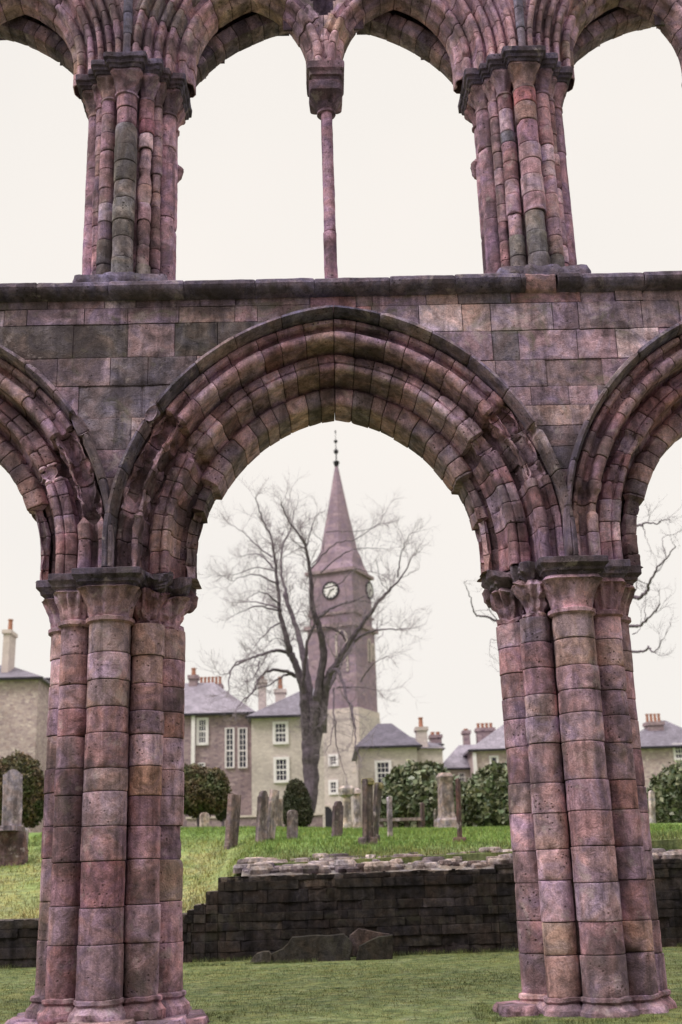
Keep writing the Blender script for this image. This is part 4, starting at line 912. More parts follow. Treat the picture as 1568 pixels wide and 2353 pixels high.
def bare_tree(name, label, limbs, Y, seed, base, group=None, density=1.0, trunk_n=1):
    rs = np.random.default_rng(seed)
    e = empty(name, tuple(base), label, 'tree', group); tb = MB(); br = MB(); tw = MB() if density > .3 else br
    for li, (pts, w0, w1, dy0, dy1) in enumerate(limbs):
        sc = FPX/(Y+CAMD); k = len(pts)
        P = [at(px, py, Y+dy0+(dy1-dy0)*i/(k-1)) for i, (px, py) in enumerate(pts)]
        P = smooth_path(P, 5, rs, .02 if li >= trunk_n else 0)
        tube(tb if li < trunk_n else br, P, w0/2/sc, w1/2/sc, 14 if li < trunk_n else 8, li, .35, .85 if li < trunk_n else 1.35)
        if li < trunk_n: continue
        Ls = np.linalg.norm(np.diff(P, axis=0), axis=1).sum(); m_ = int(Ls*2.3*density)
        for j in range(m_):
            f = rs.uniform(.28, 1.0)**.8; i = min(int(f*(len(P)-1)), len(P)-2); T = P[i+1]-P[i]; T /= np.linalg.norm(T)+1e-9
            side = rs.normal(0, 1, 3); side -= side@T*T; side /= np.linalg.norm(side)+1e-9
            d = T*.55+side*.85+np.array([0, 0, .3]); d /= np.linalg.norm(d); rr_ = (w0+(w1-w0)*f)/2/sc
            twigs(tw, P[i], d, rs.uniform(.6, 1.45), min(max(rr_*.32, .009), .020), 2, rs)
        for j in range(3 if density > .3 else 1):
            T = P[-1]-P[-2]; T /= np.linalg.norm(T)+1e-9; twigs(tw, P[-1], T+rs.normal(0, .3, 3), rs.uniform(.5, 1.0), .011, 2, rs)
    tb.build('trunk', M_BARK, e); br.build('branches', M_BARK, e)
    if tw is not br: tw.build('twigs', M_TWIG, e)
    return e
def k3(x, y): return ((560+x/3.136)*.9412, (1150+y/3.136)*.9412)
def k5(x, y): return ((680+x/3.92)*.9412, (1450+y/3.92)*.9412)
def k2(x, y): return ((440+x/3.92)*.9412, (1550+y/3.92)*.9412)
A3 = lambda L: [k3(*q) for q in L]; A5 = lambda L: [k5(*q) for q in L]; A2 = lambda L: [k2(*q) for q in L]
YT = 44.0
limbs = [
 (A5([(318, 1900), (315, 1750), (312, 1600), (312, 1480), (312, 1380)]), 27, 50, 0, 0),
 (A5([(285, 1420), (262, 1200), (245, 1000), (225, 850), (170, 690), (110, 560), (65, 380), (15, 200)])+A3([(390, 1050), (370, 850), (340, 650), (318, 500), (240, 330), (205, 200)]), 26, 2.5, 0, -3),
 (A5([(300, 1400), (290, 1150), (285, 850), (240, 600), (205, 430), (140, 230), (65, 20)])+A3([(440, 950), (402, 800), (405, 600), (470, 440), (500, 300)]), 24, 2.5, 0, 3),
 (A5([(330, 1400), (350, 1150), (395, 850), (430, 600), (405, 380)])+A3([(640, 1050), (620, 780), (590, 610), (570, 540), (450, 370), (400, 250)]), 27, 2.5, 0, -5),
 (A5([(355, 1420), (410, 1200), (450, 950), (480, 790), (570, 640), (700, 430), (830, 250), (1000, 30)])+A3([(1240, 900), (1350, 765), (1395, 660)]), 26, 2.2, 0, -4),
 (A5([(335, 1350), (400, 1100), (500, 860), (610, 640), (730, 460), (800, 300), (840, 150)]), 18, 4, 0, 4),
 (A5([(230, 880), (260, 620), (290, 420), (400, 220), (520, 130), (700, 75), (830, 20)]), 10, 2, -1, -4),
 (A3([(960, 1300), (1060, 1240), (1150, 1215), (1280, 1212), (1380, 1205)]), 7, 1.5, -2, -6),
 (A3([(1290, 815), (1305, 680), (1340, 570), (1390, 480)]), 4, 1.2, -4, -5),
 (A3([(590, 600), (610, 520), (650, 380), (690, 320)]), 4, 1.2, -4, -4), (A3([(575, 590), (520, 560), (450, 500), (400, 560)]), 3, 1, -4, -5),
 (A3([(370, 870), (250, 805), (150, 800), (20, 840)]), 5, 1.2, -2, -5), (A3([(335, 745), (260, 660), (200, 635), (100, 652)]), 5, 1.2, -2, 0),
 (A3([(385, 1020), (300, 955), (230, 925), (140, 975)]), 5, 1.2, -2, -5), (A3([(385, 1050), (280, 1020), (170, 1000), (20, 1010)]), 6, 1.2, -2, 2),
 (A3([(380, 1070), (230, 1035), (130, 1060), (30, 1112)]), 5, 1.2, -2, -4), (A3([(410, 1165), (330, 1190), (280, 1250), (225, 1300), (170, 1380)]), 5, 1.2, 0, -3),
 (A3([(330, 660), (200, 560), (120, 480), (0, 400)]), 4, 1, -2, -1), (A3([(355, 760), (200, 740), (60, 790), (-60, 800)]), 3, 1, -2, -3),
 (A2([(1105, 240), (1000, 160), (900, 155), (780, 190), (640, 240), (500, 320), (470, 420), (465, 560)]), 10, 2, 0, -4),
 (A2([(1110, 390), (1000, 345), (860, 340), (770, 400), (720, 500), (690, 560), (590, 640), (520, 760)]), 9, 2, 0, -5),
 (A2([(1120, 400), (1020, 380), (930, 430), (850, 480), (720, 520), (640, 620)]), 6, 2, 0, -2),
 (A2([(640, 240), (540, 260), (480, 350), (400, 380), (340, 330)]), 4, 1, -3, -4), (A2([(760, 250), (740, 330), (700, 430)]), 4, 1.5, -2, -3),
 (A5([(470, 800), (520, 740), (570, 735), (620, 860), (655, 1000), (700, 1080), (730, 1250), (745, 1450), (780, 1560)]), 12, 1.6, -1, -5),
 (A5([(530, 900), (532, 1050), (530, 1220), (500, 1400), (450, 1520)]), 5, 1.2, -2, -4), (A5([(700, 1080), (720, 1300), (700, 1420)]), 4, 1, -3, -3),
 (A5([(540, 1200), (545, 1400), (600, 1600), (650, 1760)]), 4, 1, -3, -3),
 (A5([(560, 900), (700, 890), (860, 900), (960, 930)]), 4, 1, -2, -4), (A5([(790, 840), (850, 740), (950, 640), (1050, 600)]), 4, 1, 0, -3),
 (A5([(600, 360), (640, 450), (600, 380), (480, 320), (360, 325), (260, 360)]), 6, 2, -1, -3),
 (A3([(700, 1120), (750, 1070), (880, 1010), (1000, 990), (1080, 1010)]), 6, 2, -3, -4),
 (A3([(620, 760), (740, 620), (850, 540), (960, 530), (1100, 430), (1180, 400)]), 4, 1, -4, -5),
 (A3([(700, 780), (850, 650), (960, 600), (1060, 590), (1200, 600)]), 4, 1, -4, -3),
 (A3([(720, 900), (850, 860), (950, 760), (1080, 770), (1180, 800)]), 3.5, 1, -3, -3),
 (A3([(740, 470), (850, 460), (1000, 460), (1120, 420)]), 2.5, 1, -3, -3), (A3([(630, 720), (700, 640), (720, 560), (650, 480)]), 3, 1, -4, -4),
 (A3([(480, 1430), (440, 1330), (380, 1280), (300, 1300)]), 3, 1, -1, -3),
 (A5([(450, 1170), (420, 1230), (330, 1290), (240, 1300)]), 3, 1, -1, -3),
]
pb = at(705+10, 1850, YT); tb_ = (float(pb[0]), YT, float(terr(pb[0], YT)))
limbs[0] = ([(707, 1875)]+limbs[0][0], 27, 46, 0, 0)
bare_tree('bare_tree', 'large leafless spreading tree with forked trunk standing in front of the steeple', limbs, YT, 17, tb_)
def k4(x, y): return ((1520+x/4.705)*.9412, (1200+y/4.705)*.9412)
A4 = lambda L: [k4(*q) for q in L]
limbs2 = [([(1290, 1900), (1290, 1700), (1292, 1500)], 40, 24, 0, 0),
 ([(1291, 1520), (1340, 1470)]+A4([(-400, 1240), (100, 1217), (200, 1220), (290, 1120), (300, 1060), (360, 950), (440, 830), (520, 750), (605, 625)]), 14, 2.4, 0, -4),
 ([(1291, 1580), (1340, 1540)]+A4([(-300, 1600), (110, 1550), (200, 1530), (260, 1485), (350, 1410), (430, 1290)]), 12, 3, 0, -4),
 ([(1291, 1620), (1360, 1590)]+A4([(-200, 1850), (150, 1843), (260, 1828), (300, 1790), (340, 1845), (385, 1830), (465, 1700)]), 9, 2.2, 0, -4),
 ([(1292, 1500), (1350, 1380)]+A4([(-100, 420), (170, 382), (220, 395), (270, 360), (400, 370), (450, 330), (540, 320)]), 9, 2, 0, -3),
 (A4([(110, 1180), (160, 1110), (165, 980), (150, 960)]), 3, 1.5, -3, -3), (A4([(505, 745), (470, 640), (465, 540), (520, 500)]), 2, 1, -4, -4),
 (A4([(255, 1490), (262, 1380), (270, 1240)]), 2.5, 1, -3, -3), (A4([(115, 1640), (180, 1610), (205, 1550)]), 2.5, 1, -3, -3), (A4([(225, 400), (260, 480), (290, 590)]), 2.5, 1, -3, -3),
 ([(1290, 1560), (1220, 1500), (1165, 1440), (1120, 1418), (1092, 1410), (1082, 1375), (1070, 1345)], 10, 1.6, 0, -3),
 ([(1292, 1520), (1296, 1420), (1288, 1320), (1300, 1200), (1290, 1090)], 22, 3, 0, 1), ([(1292, 1480), (1330, 1400), (1352, 1300), (1380, 1210), (1400, 1140)], 13, 2, 0, 3),
 ([(1292, 1450), (1250, 1370), (1235, 1280), (1205, 1190), (1200, 1120)], 12, 2, 0, 2), ([(1294, 1400), (1270, 1290), (1258, 1180), (1250, 1100)], 8, 2, 0, -2), ([(1294, 1360), (1325, 1260), (1330, 1170), (1345, 1080)], 8, 2, 0, 4),
 ([(1150, 1435), (1125, 1400), (1135, 1370), (1120, 1355)], 2.5, 1, -2, -3), ([(1290, 1640), (1200, 1560), (1150, 1480), (1128, 1470)], 5, 1, 0, -3)]
pb = at(1290, 1880, 33); bare_tree('bare_tree', 'second leafless tree hidden behind the right pier, its crooked boughs reaching out both sides', limbs2, 33, 23, (float(pb[0]), 33., float(terr(pb[0], 33))), density=.12)

# ---------------------------------------------------------------- town houses
def R3(px, py, Y): return at(px, py, Y)
def window(parent, px0, px1, py0, py1, pl, cols, rows_, frame=M_WHITE, sur=.16, arch=False, sill=True):
    """a sash window on the plane pl=(point, inward normal)"""
    P, n = pl; n = np.array(n, float); a = on_plane(px0, py1, P, n); c_ = on_plane(px1, py1, P, n); t = on_plane(px0, py0, P, n)
    u = c_-a; u[2] = 0; wv = np.linalg.norm(u); u /= wv; h = t[2]-a[2]; o = a; M0 = np.stack([u, n, [0, 0, 1]], 1)
    Mt = (M0, np.array([a[0], a[1], a[2]]))
    b = MB()
    s = sur
    b.box(-s, 0, -.09, .04, -s, h+s, M=Mt); b.box(wv, wv+s, -.09, .04, -s, h+s, M=Mt); b.box(0, wv, -.088, .04, h, h+s, M=Mt); b.box(-.02, wv+.02, -.14, .04, -s*1.05, 0, M=Mt)
    wn = b.build('window', M_PALEST if frame is M_WHITE and False else frame, parent, smooth=False)
    b = MB(); b.box(0, wv, -.012, .02, 0, h, M=Mt); b.build('pane', M_GLASS, wn, smooth=False)
    b = MB(); q = .028
    for i in range(1, cols): x = wv*i/cols; b.box(x-q*.7, x+q*.7, -.045, -.013, .01, h-.01, M=Mt)
    for i in range(1, rows_):
        z = h*i/rows_; k = q*1.6 if i == rows_//2 else q*.7; b.box(.005, wv-.005, -.050, -.014, z-k, z+k, M=Mt)
    b.box(.002, q*1.6, -.052, -.015, .003, h-.003, M=Mt); b.box(wv-q*1.6, wv-.002, -.052, -.015, .003, h-.003, M=Mt)
    b.build('glazing_bar', M_WHITE, wn, smooth=False)
    return wn
def chimney(parent, px0, px1, pyt, pyb, Y, dep, mat, pots=1, pyp=None):
    a = at(px0, pyb, Y); c_ = at(px1, pyb, Y); z1 = at((px0+px1)/2, pyt, Y)[2]; z0 = a[2]-1.5
    b = MB(); b.box(a[0], c_[0], Y, Y+dep, z0, z1-.25, (1, 1, 1)); b.box(a[0]-.09, c_[0]+.09, Y-.09, Y+dep+.09, z1-.25, z1, (1, 1, 1))
    ch = b.build('chimney', mat, parent, smooth=False)
    zt = at((px0+px1)/2, pyp if pyp else pyt-12, Y)[2]; w_ = c_[0]-a[0]
    for i in range(pots):
        x = a[0]+w_*(i+.5)/pots; b = MB(); r_ = min(.16, w_/pots*.38)
        loft(b, x, Y+dep/2, [(z1-.02, r_*1.05, r_*1.05, 2, 0), (zt-.1, r_*.85, r_*.85, 2, 0), (zt-.09, r_*1.1, r_*1.1, 2, 0), (zt, r_*1.1, r_*1.1, 2, 0)], (1, 1, 1), i, 12, .0); b.build('chimney_pot', M_POT, ch)
    return ch
def house(name, label, mat, px0, px1, pye0, pye1, Y, depth, group='town houses beyond the churchyard', cat='house'):
    a = at(px0, pye0, Y); c_ = at(px1, pye1, Y); zb = float(terr(a[0], Y))-1.2
    e = empty(name, (float((a[0]+c_[0])/2), Y+depth/2, zb+1.2), label, cat, group)
    b = MB(); b.box(a[0], c_[0], Y, Y+depth, zb, (a[2]+c_[2])/2, (1, 1, 1)); b.build('wall', mat, e, smooth=False)
    return e, a, c_, (a[2]+c_[2])/2
def roofmesh(parent, V, F, mat, name='roof'):
    b = MB(); b.mesh(V, F, (1, 1, 1)); return b.build(name, mat, parent, smooth=False)
def hip_roof(parent, x0, x1, y0, y1, z, rx0, rx1, rz, mat, ov=.3, ry=None):
    ry = (y0+y1)/2 if ry is None else ry
    V = [(x0-ov, y0-ov, z-.06), (x1+ov, y0-ov, z-.06), (x1+ov, y1+ov, z-.06), (x0-ov, y1+ov, z-.06), (x0-ov, y0-ov, z+.08), (x1+ov, y0-ov, z+.08), (x1+ov, y1+ov, z+.08), (x0-ov, y1+ov, z+.08), (rx0, ry, rz), (rx1, ry, rz)]
    F = [(3, 2, 1, 0), (0, 1, 5, 4), (1, 2, 6, 5), (2, 3, 7, 6), (3, 0, 4, 7), (4, 5, 9, 8), (5, 6, 9), (6, 7, 8, 9), (7, 4, 8)]
    r = roofmesh(parent, V, F, mat)
    b = MB(); b.box(x0-ov-.06, x1+ov+.06, y0-ov-.13, y0-ov-.01, z-.08, z+.06, (1, 1, 1)); b.build('gutter', M_IRON, r, smooth=False)
    return r
def ridge_at(px, py, Y): q = at(px, py, Y); return float(q[0]), float(q[2])
ZP = (0, 1, 0)
# far left rubble house
e, a, c_, z = house('rubble_house', 'tall brown rubble house with a tall end chimney at the far left edge', M_RUB1, -120, 89, 1556, 1568, 60, 9)
rx1, rz1 = ridge_at(20, 1528, 64.5); hip_roof(e, a[0], c_[0], 60, 69, z, a[0]+2, rx1, rz1, M_SLATE)
chimney(e, 4, 19, 1447, 1530, 61.5, 1.6, M_PALEST, 1, 1418)
# white lean-to house behind it
e, a, c_, z = house('white_house', 'narrow white-walled house with a dark top between the rubble house and left pier', M_WHITE, 88, 130, 1562, 1562, 71, 7)
hip_roof(e, a[0], c_[0], 71, 78, z, a[0]+1, c_[0]-1, z+.8, M_SLATE)
b = MB(); q0 = at(88, 1625, 70.9); q1 = at(130, 1625, 70.9); zt_ = float(terr(q0[0], 70)); b.box(q0[0], q1[0], 69.5, 70.95, zt_-1, q0[2], (1, 1, 1)); b.build('lower_wall', M_PURP, e, smooth=False)
# slate roofed house left of the cream one
e, a, c_, z = house('stone_house', 'purple stone house with slate roof, tall paired windows and a long row of chimney pots', M_PURP, 395, 578, 1637, 1647, 62, 10)
rx0, rz0 = ridge_at(430, 1573, 66); rx1, _ = ridge_at(498, 1590, 66); hip_roof(e, a[0], c_[0], 62, 72, z, rx0-1.0, rx1-.2, rz0+.1, M_SLATE2, ry=66)
chimney(e, 434, 453, 1551, 1590, 65.5, .9, M_PURP, 1, 1533); chimney(e, 457, 509, 1572, 1600, 67.5, 1.0, M_PURP, 6, 1553)
window(e, 457, 474, 1655, 1707, ((0, 62, 0), ZP), 3, 4)
for p0 in (520, 550): window(e, p0, p0+17, 1675, 1763, ((0, 62, 0), ZP), 2, 7, sur=.07)
window(e, 526, 540, 1828, 1856, ((0, 62, 0), ZP), 2, 2, sur=.07); window(e, 457, 470, 1755, 1768, ((0, 62, 0), ZP), 2, 2, sur=.05)
b = MB(); q = at(445, 1640, 61.9); b.box(q[0]-.12, q[0]+.12, 61.75, 61.95, 4, q[2], (1, 1, 1)); b.build('downpipe', M_WHITE, e, smooth=False)
# low valley roof between
# cream house left of the steeple
e, a, c_, z = house('cream_house', 'cream rendered house with two white sash windows one above another, left of the steeple', M_CREAM, 578, 742, 1648, 1646, 60, 9)
rx1, rz1 = ridge_at(700, 1583, 64.5); hip_roof(e, a[0], c_[0], 60, 69, z, rx1, c_[0]-.5, rz1, M_SLATE)
chimney(e, 594, 611, 1560, 1640, 66, 1.2, M_CREAM, 1, 1552); chimney(e, 633, 656, 1583, 1620, 65.5, 1.1, M_CREAM, 1, 1553)
window(e, 633, 658, 1664, 1705, ((0, 60, 0), ZP), 3, 4); window(e, 635, 660, 1746, 1793, ((0, 60, 0), ZP), 3, 4)
# right cream house with hipped slate roof
Yc = 66
e, a, c_, z = house('cream_house', 'cream house with dark hipped roof and one tall white window right of the steeple', M_CREAM, 826, 958, 1718, 1716, Yc, 9)
rx0, rz0 = ridge_at(868, 1663, Yc+4.5); rx1, _ = ridge_at(900, 1662, Yc+4.5); hip_roof(e, a[0], c_[0], Yc, Yc+9, z, rx0, rx1, rz0, M_SLATE3)
window(e, 868, 896, 1753, 1800, ((0, Yc, 0), ZP), 3, 4)
chimney(e, 960, 984, 1670, 1722, Yc+3, 1.3, M_CREAM, 1, 1646)
b = MB(); q1 = at(1012, 1722, Yc+4); b.box(c_[0]-.01, q1[0], Yc+2.5, Yc+9, a[2]-8, q1[2], (1, 1, 1)); b.build('wing_wall', M_CREAM, e, smooth=False)
rxa, rza = ridge_at(940, 1690, Yc+6); V = [(c_[0]-.3, Yc+2.2, q1[2]), (q1[0]+.2, Yc+2.2, q1[2]-.1), (q1[0]+.2, Yc+9, q1[2]-.1), (c_[0]-.3, Yc+9, q1[2]), (c_[0]-.3, Yc+5.8, rza), (q1[0]+.2, Yc+5.8, q1[2]+.5)]
roofmesh(e, V, [(0, 3, 2, 1), (0, 1, 5, 4), (1, 2, 5), (2, 3, 4, 5), (3, 0, 4)], M_SLATE, 'wing_roof')
# chimney house behind
e, a, c_, z = house('stone_house', 'dark red-brown gable and stack peeping out behind the right cream house', M_PURP, 985, 1016, 1712, 1712, 80, 5)
hip_roof(e, a[0], c_[0], 80, 85, z, a[0]+.5, c_[0]-.5, z+.5, M_SLATE, .1); chimney(e, 991, 1016, 1688, 1712, 81, 1.2, M_PURP, 2, 1680)
# low pale roofed house
e, a, c_, z = house('low_house', 'small low house with pale slate roof between the cream and pinkish houses', M_CREAM, 1015, 1086, 1766, 1768, 72, 6)
rx0, rz0 = ridge_at(1055, 1712, 75); rx1, _ = ridge_at(1083, 1706, 75); hip_roof(e, a[0], c_[0]+1, 72, 78, z, rx0, rx1+.6, rz0, M_SLATE2, .15)
window(e, 1056, 1068, 1778, 1795, ((0, 72, 0), ZP), 2, 2, sur=.06)
# right whinstone house
e, a, c_, z = house('stone_house', 'pinkish house with pale roof and two chimney stacks beside the right pier', M_RUB1, 1086, 1230, 1727, 1719, 70, 9)
rx0, rz0 = ridge_at(1175, 1652, 74.5); hip_roof(e, a[0], c_[0], 70, 79, z, rx0, rx0+6, rz0, M_SLATE2)
chimney(e, 1068, 1082, 1678, 1712, 76, 1, M_PURP, 1, 1673); chimney(e, 1099, 1138, 1672, 1708, 76, 1, M_PURP, 4, 1660)
window(e, 1131, 1144, 1741, 1778, ((0, 70, 0), ZP), 1, 2, sur=.14)
b = MB(); q = at(1090, 1730, 69.85); b.box(q[0]-.13, q[0]+.13, 69.72, 69.92, 4, q[2], (1, 1, 1)); b.build('downpipe', M_WHITE, e, smooth=False)
# far right house
e, a, c_, z = house('stone_house', 'purplish house with a slate hip and a stack of four pots at the right edge', M_RUB1, 1440, 1640, 1718, 1716, 66, 9)
rx0, rz0 = ridge_at(1512, 1662, 70.5); rx1, _ = ridge_at(1530, 1662, 70.5); hip_roof(e, a[0], c_[0], 66, 75, z, rx0, rx1, rz0+.2, M_SLATE)
chimney(e, 1493, 1529, 1658, 1700, 68.5, 1.0, M_PURP, 4, 1638); window(e, 1553, 1573, 1713, 1742, ((0, 66, 0), ZP), 3, 3, sur=.14)
# low boundary wall
q0, q1 = at(430, 1882, 42), at(742, 1885, 42); zb_ = float(terr(0, 42)); b = MB(); b.box(q0[0], q1[0], 42, 42.4, zb_-.4, q0[2], (1, 1, 1)); bw = b.build('boundary_wall', M_PURP, smooth=False, loc=(float((q0[0]+q1[0])/2), 42.2, zb_))
tag(bw, 'low reddish churchyard boundary wall below the cream house', 'wall')
b = MB(); b.box(q0[0]-.05, q1[0]+.05, 41.93, 42.47, q0[2], q0[2]+.09, (1, 1, 1)); b.build('coping', M_PALEST, bw, smooth=False)

# ---------------------------------------------------------------- the steeple
YS = 88.; AL = math.radians(25)
fc_ = at(822, 1640, YS)                       # the near vertical corner between the two faces
st = empty('town_steeple', (float(fc_[0])-2, YS+2.5, float(terr(2, 87))), 'pink sandstone church steeple with clock faces and a slim spire above a cream gatehouse', 'steeple')
uf = np.array([math.cos(AL), -math.sin(AL), 0.]); ur = np.array([math.sin(AL), math.cos(AL), 0.])
C0 = np.array([fc_[0], YS, 0.])               # corner; front face runs along -uf, side face along +ur
nF = ur.copy(); nS = -uf
def corner_px(px, py): return on_plane(px, py, C0, nF)
w_low = float((C0-corner_px(708, 1500))@uf); w_up = float((C0-corner_px(713, 1350))@uf)
zc0 = float(corner_px(822, 1628)[2]); zc1 = float(corner_px(822, 1430)[2]); zc2 = float(corner_px(822, 1404)[2]); zc3 = float(corner_px(822, 1302)[2])
def tbox(b, w, z0, z1, out=0.0, col=(1, 1, 1), inset=0.0, chamfer=0):
    # local frame: origin at corner, x = -uf, y = ur
    M = (np.stack([-uf, ur, [0, 0, 1]], 1), C0)
    V = np.array([(inset-out, inset-out, z0), (w-inset+out, inset-out, z0), (w-inset+out, w-inset+out, z0), (inset-out, w-inset+out, z0),
                  (inset-out, inset-out, z1), (w-inset+out, inset-out, z1), (w-inset+out, w-inset+out, z1), (inset-out, w-inset+out, z1)])@M[0].T+M[1]
    b.mesh(V, [(0, 1, 2, 3), (7, 6, 5, 4), (4, 5, 1, 0), (5, 6, 2, 1), (6, 7, 3, 2), (7, 4, 0, 3)], col)
b = MB(); tbox(b, w_low, zc0, zc1); tw_ = b.build('tower', M_PINK, st, smooth=False)
b = MB(); tbox(b, w_low, zc1, zc3, inset=.16); b.build('belfry_stage', M_PINK, st, smooth=False)
for z_a, z_b, o_u in ((zc1-.25, zc1+.12, .28), (zc2, zc2+.22, 0.), (zc3-.2, zc3+.1, .12)):
    b = MB(); tbox(b, w_low, z_a, z_b, out=o_u); b.build('cornice', M_PURP, st, smooth=False)
b = MB(); tbox(b, w_low, zc0-.45, zc0+.12, out=.13); b.build('white_band', M_PALEST, st, smooth=False)
# spire: square base broaching to an octagon
cen = C0-uf*w_low/2+ur*w_low/2
zt1 = float(at(785, 1262, YS+2.5)[2]); ztip = float(at(776, 1066, YS+2.5)[2]); hw = (w_low/2)-.1
Ml = np.stack([-uf, ur, [0, 0, 1]], 1); seg = 8; rings = []
def octo(r, z, cut): 
    pts = []
    for sx, sy in ((1, 1), (-1, 1), (-1, -1), (1, -1)):
        for k in ((1, cut), (cut, 1)) if sx*sy > 0 else ((cut, 1), (1, cut)): pts.append((sx*r*k[0], sy*r*k[1], z))
    return np.array(pts)
R1 = float(abs((at(822, 1262, YS+2.5)-at(745, 1262, YS+2.5))[0]))/2*1.03
for r, z, cut in ((hw, zc3+.05, .98), (hw*.86, zc3+(zt1-zc3)*.38, .75), (R1*1.12, zc3+(zt1-zc3)*.78, .5), (R1, zt1, .42), (R1*.56, zt1+(ztip-zt1)*.46, .42), (.14, ztip, .42)):
    rings.append(octo(r, z, cut)@Ml.T+np.array([cen[0], cen[1], 0]))
b = MB(); b.grid(np.array(rings), (1, 1, 1), closed=True); b.build('spire', M_PINK, st, smooth=False)
b = MB(); xc, yc_ = cen[0], cen[1]
zz_ = lambda py: float(at(776, py, yc_)[2])
loft(b, xc, yc_, [(ztip-.2, .12, .12, 2, 0), (zz_(1063), .3, .3, 2, 0), (zz_(1061), .3, .3, 2, 0), (zz_(1058), .06, .06, 2, 0), (zz_(1043), .06, .06, 2, 0), (zz_(1041), .2, .2, 2, 0), (zz_(1036), .24, .24, 2, 0), (zz_(1031), .05, .05, 2, 0), (zz_(1018), .025, .025, 2, 0), (zz_(1017), .14, .14, 2, 0), (zz_(1013), .2, .2, 2, 0), (zz_(1010), .03, .03, 2, 0), (zz_(996), .02, .02, 2, 0), (zz_(994), .07, .07, 2, 0), (zz_(990), .07, .07, 2, 0), (zz_(988), .01, .01, 2, 0)], (1, 1, 1), 1, 12, 0.0)
b.build('weather_vane', M_IRON, st)
# clock faces
def clockface(px, py, P, n, r):
    c0 = on_plane(px, py, P, n); n = np.array(n); u = np.cross([0, 0, 1], n); u /= np.linalg.norm(u)
    def disc(r0, r1, off, th0=0, th1=2*math.pi, k=36):
        b = MB(); th = np.linspace(th0, th1, k, endpoint=False); rings = []
        for rr_, oo in ((r0, off), (r1, off), (r1, off+.12)):
            rings.append(np.array([c0-n*oo+u*math.cos(t)*rr_+np.array([0, 0, 1])*math.sin(t)*rr_ for t in th]) if oo == off else np.array([c0+n*.02+u*math.cos(t)*rr_+np.array([0, 0, 1])*math.sin(t)*rr_ for t in th]))
        b.grid(np.array(rings), (1, 1, 1), closed=True); return b
    f = disc(.001, r, .10).build('clock_face', M_GILT, st, smooth=False)
    disc(r, r*1.14, .14).build('clock_rim', M_IRON, f, smooth=False)
    b = MB(); M_ = (np.stack([u, n, [0, 0, 1]], 1), c0)
    b2 = disc(r*.90, r*.95, .125).build('dial_marks', M_IRON, f, smooth=False) if False else None
    for k in range(12):
        t = k*math.pi/6; Rm = np.array([[math.cos(t), 0, math.sin(t)], [0, 1, 0], [-math.sin(t), 0, math.cos(t)]]); MM = (M_[0]@Rm, M_[1]); b.box(-.035, .035, -.13, -.11, r*.74, r*.97, M=MM)
    th = np.linspace(0, 2*math.pi, 36, endpoint=False)
    b.grid(np.array([[c0-n*oo+u*math.cos(t_)*rr_+np.array([0, 0, 1])*math.sin(t_)*rr_ for t_ in th] for rr_, oo in ((r*.93, .11), (r*.93, .13), (r*.99, .13))]), (1, 1, 1), closed=True)
    b.build('dial_marks', M_IRON, f, smooth=False)
    for hn, t, L, w2 in (('hour_hand', math.radians(-72), .55, .05), ('minute_hand', math.radians(150), .82, .035)):
        b = MB()
        Rm = np.array([[math.cos(t), 0, math.sin(t)], [0, 1, 0], [-math.sin(t), 0, math.cos(t)]]); MM = (M_[0]@Rm, M_[1]); b.box(-w2, w2, -.15 if hn == 'hour_hand' else -.18, -.125 if hn == 'hour_hand' else -.155, -r*.12, r*L, M=MM); b.build(hn, M_IRON, f, smooth=False)
PF = C0+ur*.16; PSd = C0-uf*.16
clockface(761, 1357, PF, nF, .74); clockface(848, 1357, PSd, nS, .74)
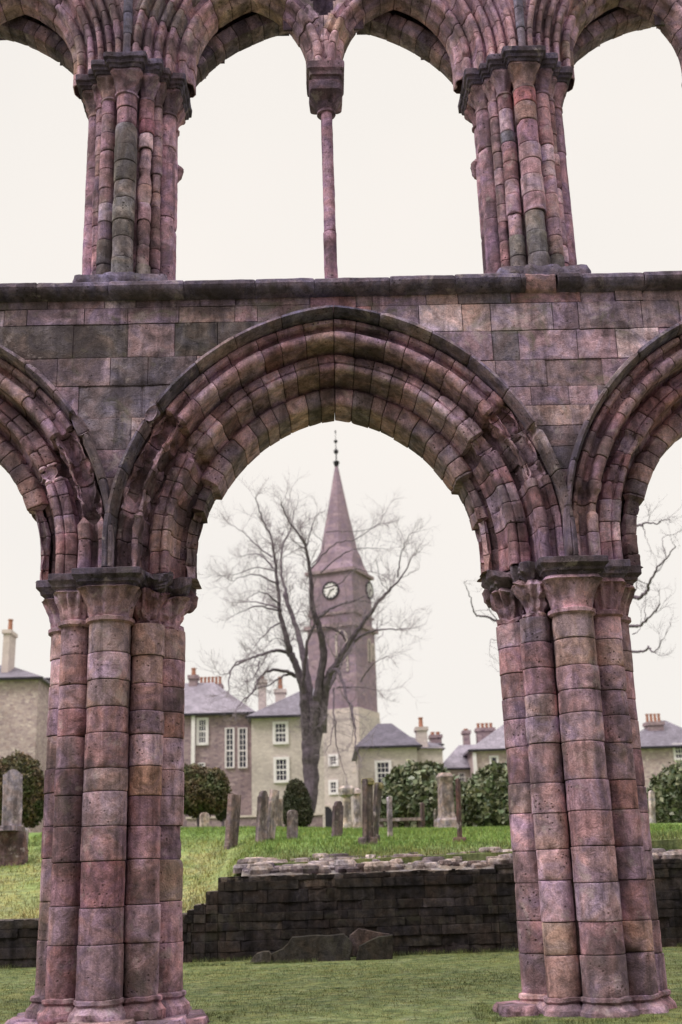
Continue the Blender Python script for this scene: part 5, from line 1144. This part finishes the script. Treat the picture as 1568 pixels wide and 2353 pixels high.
# belfry openings
def opening(px0, px1, py0, py1, P, n, mat, nm='louvred_opening'):
    a = on_plane(px0, py1, P, n); c_ = on_plane(px1, py1, P, n); t = on_plane(px0, py0, P, n); n = np.array(n, float)
    u = c_-a; u[2] = 0; wv = np.linalg.norm(u); u /= wv; h = t[2]-a[2]; pts = [(0, 0), (wv, 0), (wv, h-wv/2)]+[(wv/2+wv/2*math.cos(t_), h-wv/2+wv*.55*math.sin(t_)) for t_ in np.linspace(0.2, math.pi-.2, 7)]+[(0, h-wv/2)]
    V = [a+u*x+np.array([0, 0, z])-n*.05 for x, z in pts]+[a+u*x+np.array([0, 0, z])+n*.05 for x, z in pts]; k = len(pts)
    b = MB(); b.mesh(V, [tuple(range(k))]+[(i, i+k, (i+1) % k+k, (i+1) % k) for i in range(k)], (1, 1, 1)); o = b.build(nm, mat, tw_, smooth=False)
    b = MB(); 
    for i in range(len(pts)):
        if i == 0: continue
        x0, z0 = pts[i]; x1, z1 = pts[(i+1) % k]
        for (xa, za, xb, zb2) in [(x0, z0, x1, z1)]:
            L = math.hypot(xb-xa, zb2-za); t = math.atan2(zb2-za, xb-xa); Rm = np.array([[math.cos(t), 0, -math.sin(t)], [0, 1, 0], [math.sin(t), 0, math.cos(t)]]); b.box(0, L, -.11, .0, -.09, .09, M=(np.stack([u, n, [0, 0, 1]], 1)@Rm, a+u*xa+np.array([0, 0, za])))
    b.build('arch_trim', M_PALEST, o, smooth=False)
opening(776, 800, 1452, 1545, C0, nF, M_PINK, 'blind_arch'); opening(846, 851, 1470, 1520, C0, nS, M_IRON); opening(855, 859, 1480, 1515, C0, nS, M_IRON)
# gatehouse under the tower
gwd = w_low+.3; b = MB(); zg = float(terr(2, 87))-1
tbox(b, w_low, zg, zc0-.40, out=.14); b.build('gatehouse_wall', M_CREAM, st, smooth=False)
PG = C0-ur*.15
window(st, 760, 774, 1739, 1756, (PG, nF), 2, 3, sur=.2); window(st, 761, 774, 1798, 1821, (PG, nF), 2, 3, sur=.2)
o_ = opening(737, 769, 1853, 1905, PG, nF, M_IRON, 'archway')
# light quoin strip
b = MB(); M_ = (np.stack([-uf, ur, [0, 0, 1]], 1), C0)
rs = np.random.default_rng(3); zq = zg+6
while zq < zc0-.9:
    hh = .38; ww = rs.choice([.35, .6]); b.box(-.17, ww, -.175, .2, zq, zq+hh-.03, M=M_); zq += hh
b.build('quoins', M_PALEST, st, smooth=False)
print('done', sum(len(o.data.polygons) for o in bpy.data.objects if o.type == 'MESH'))
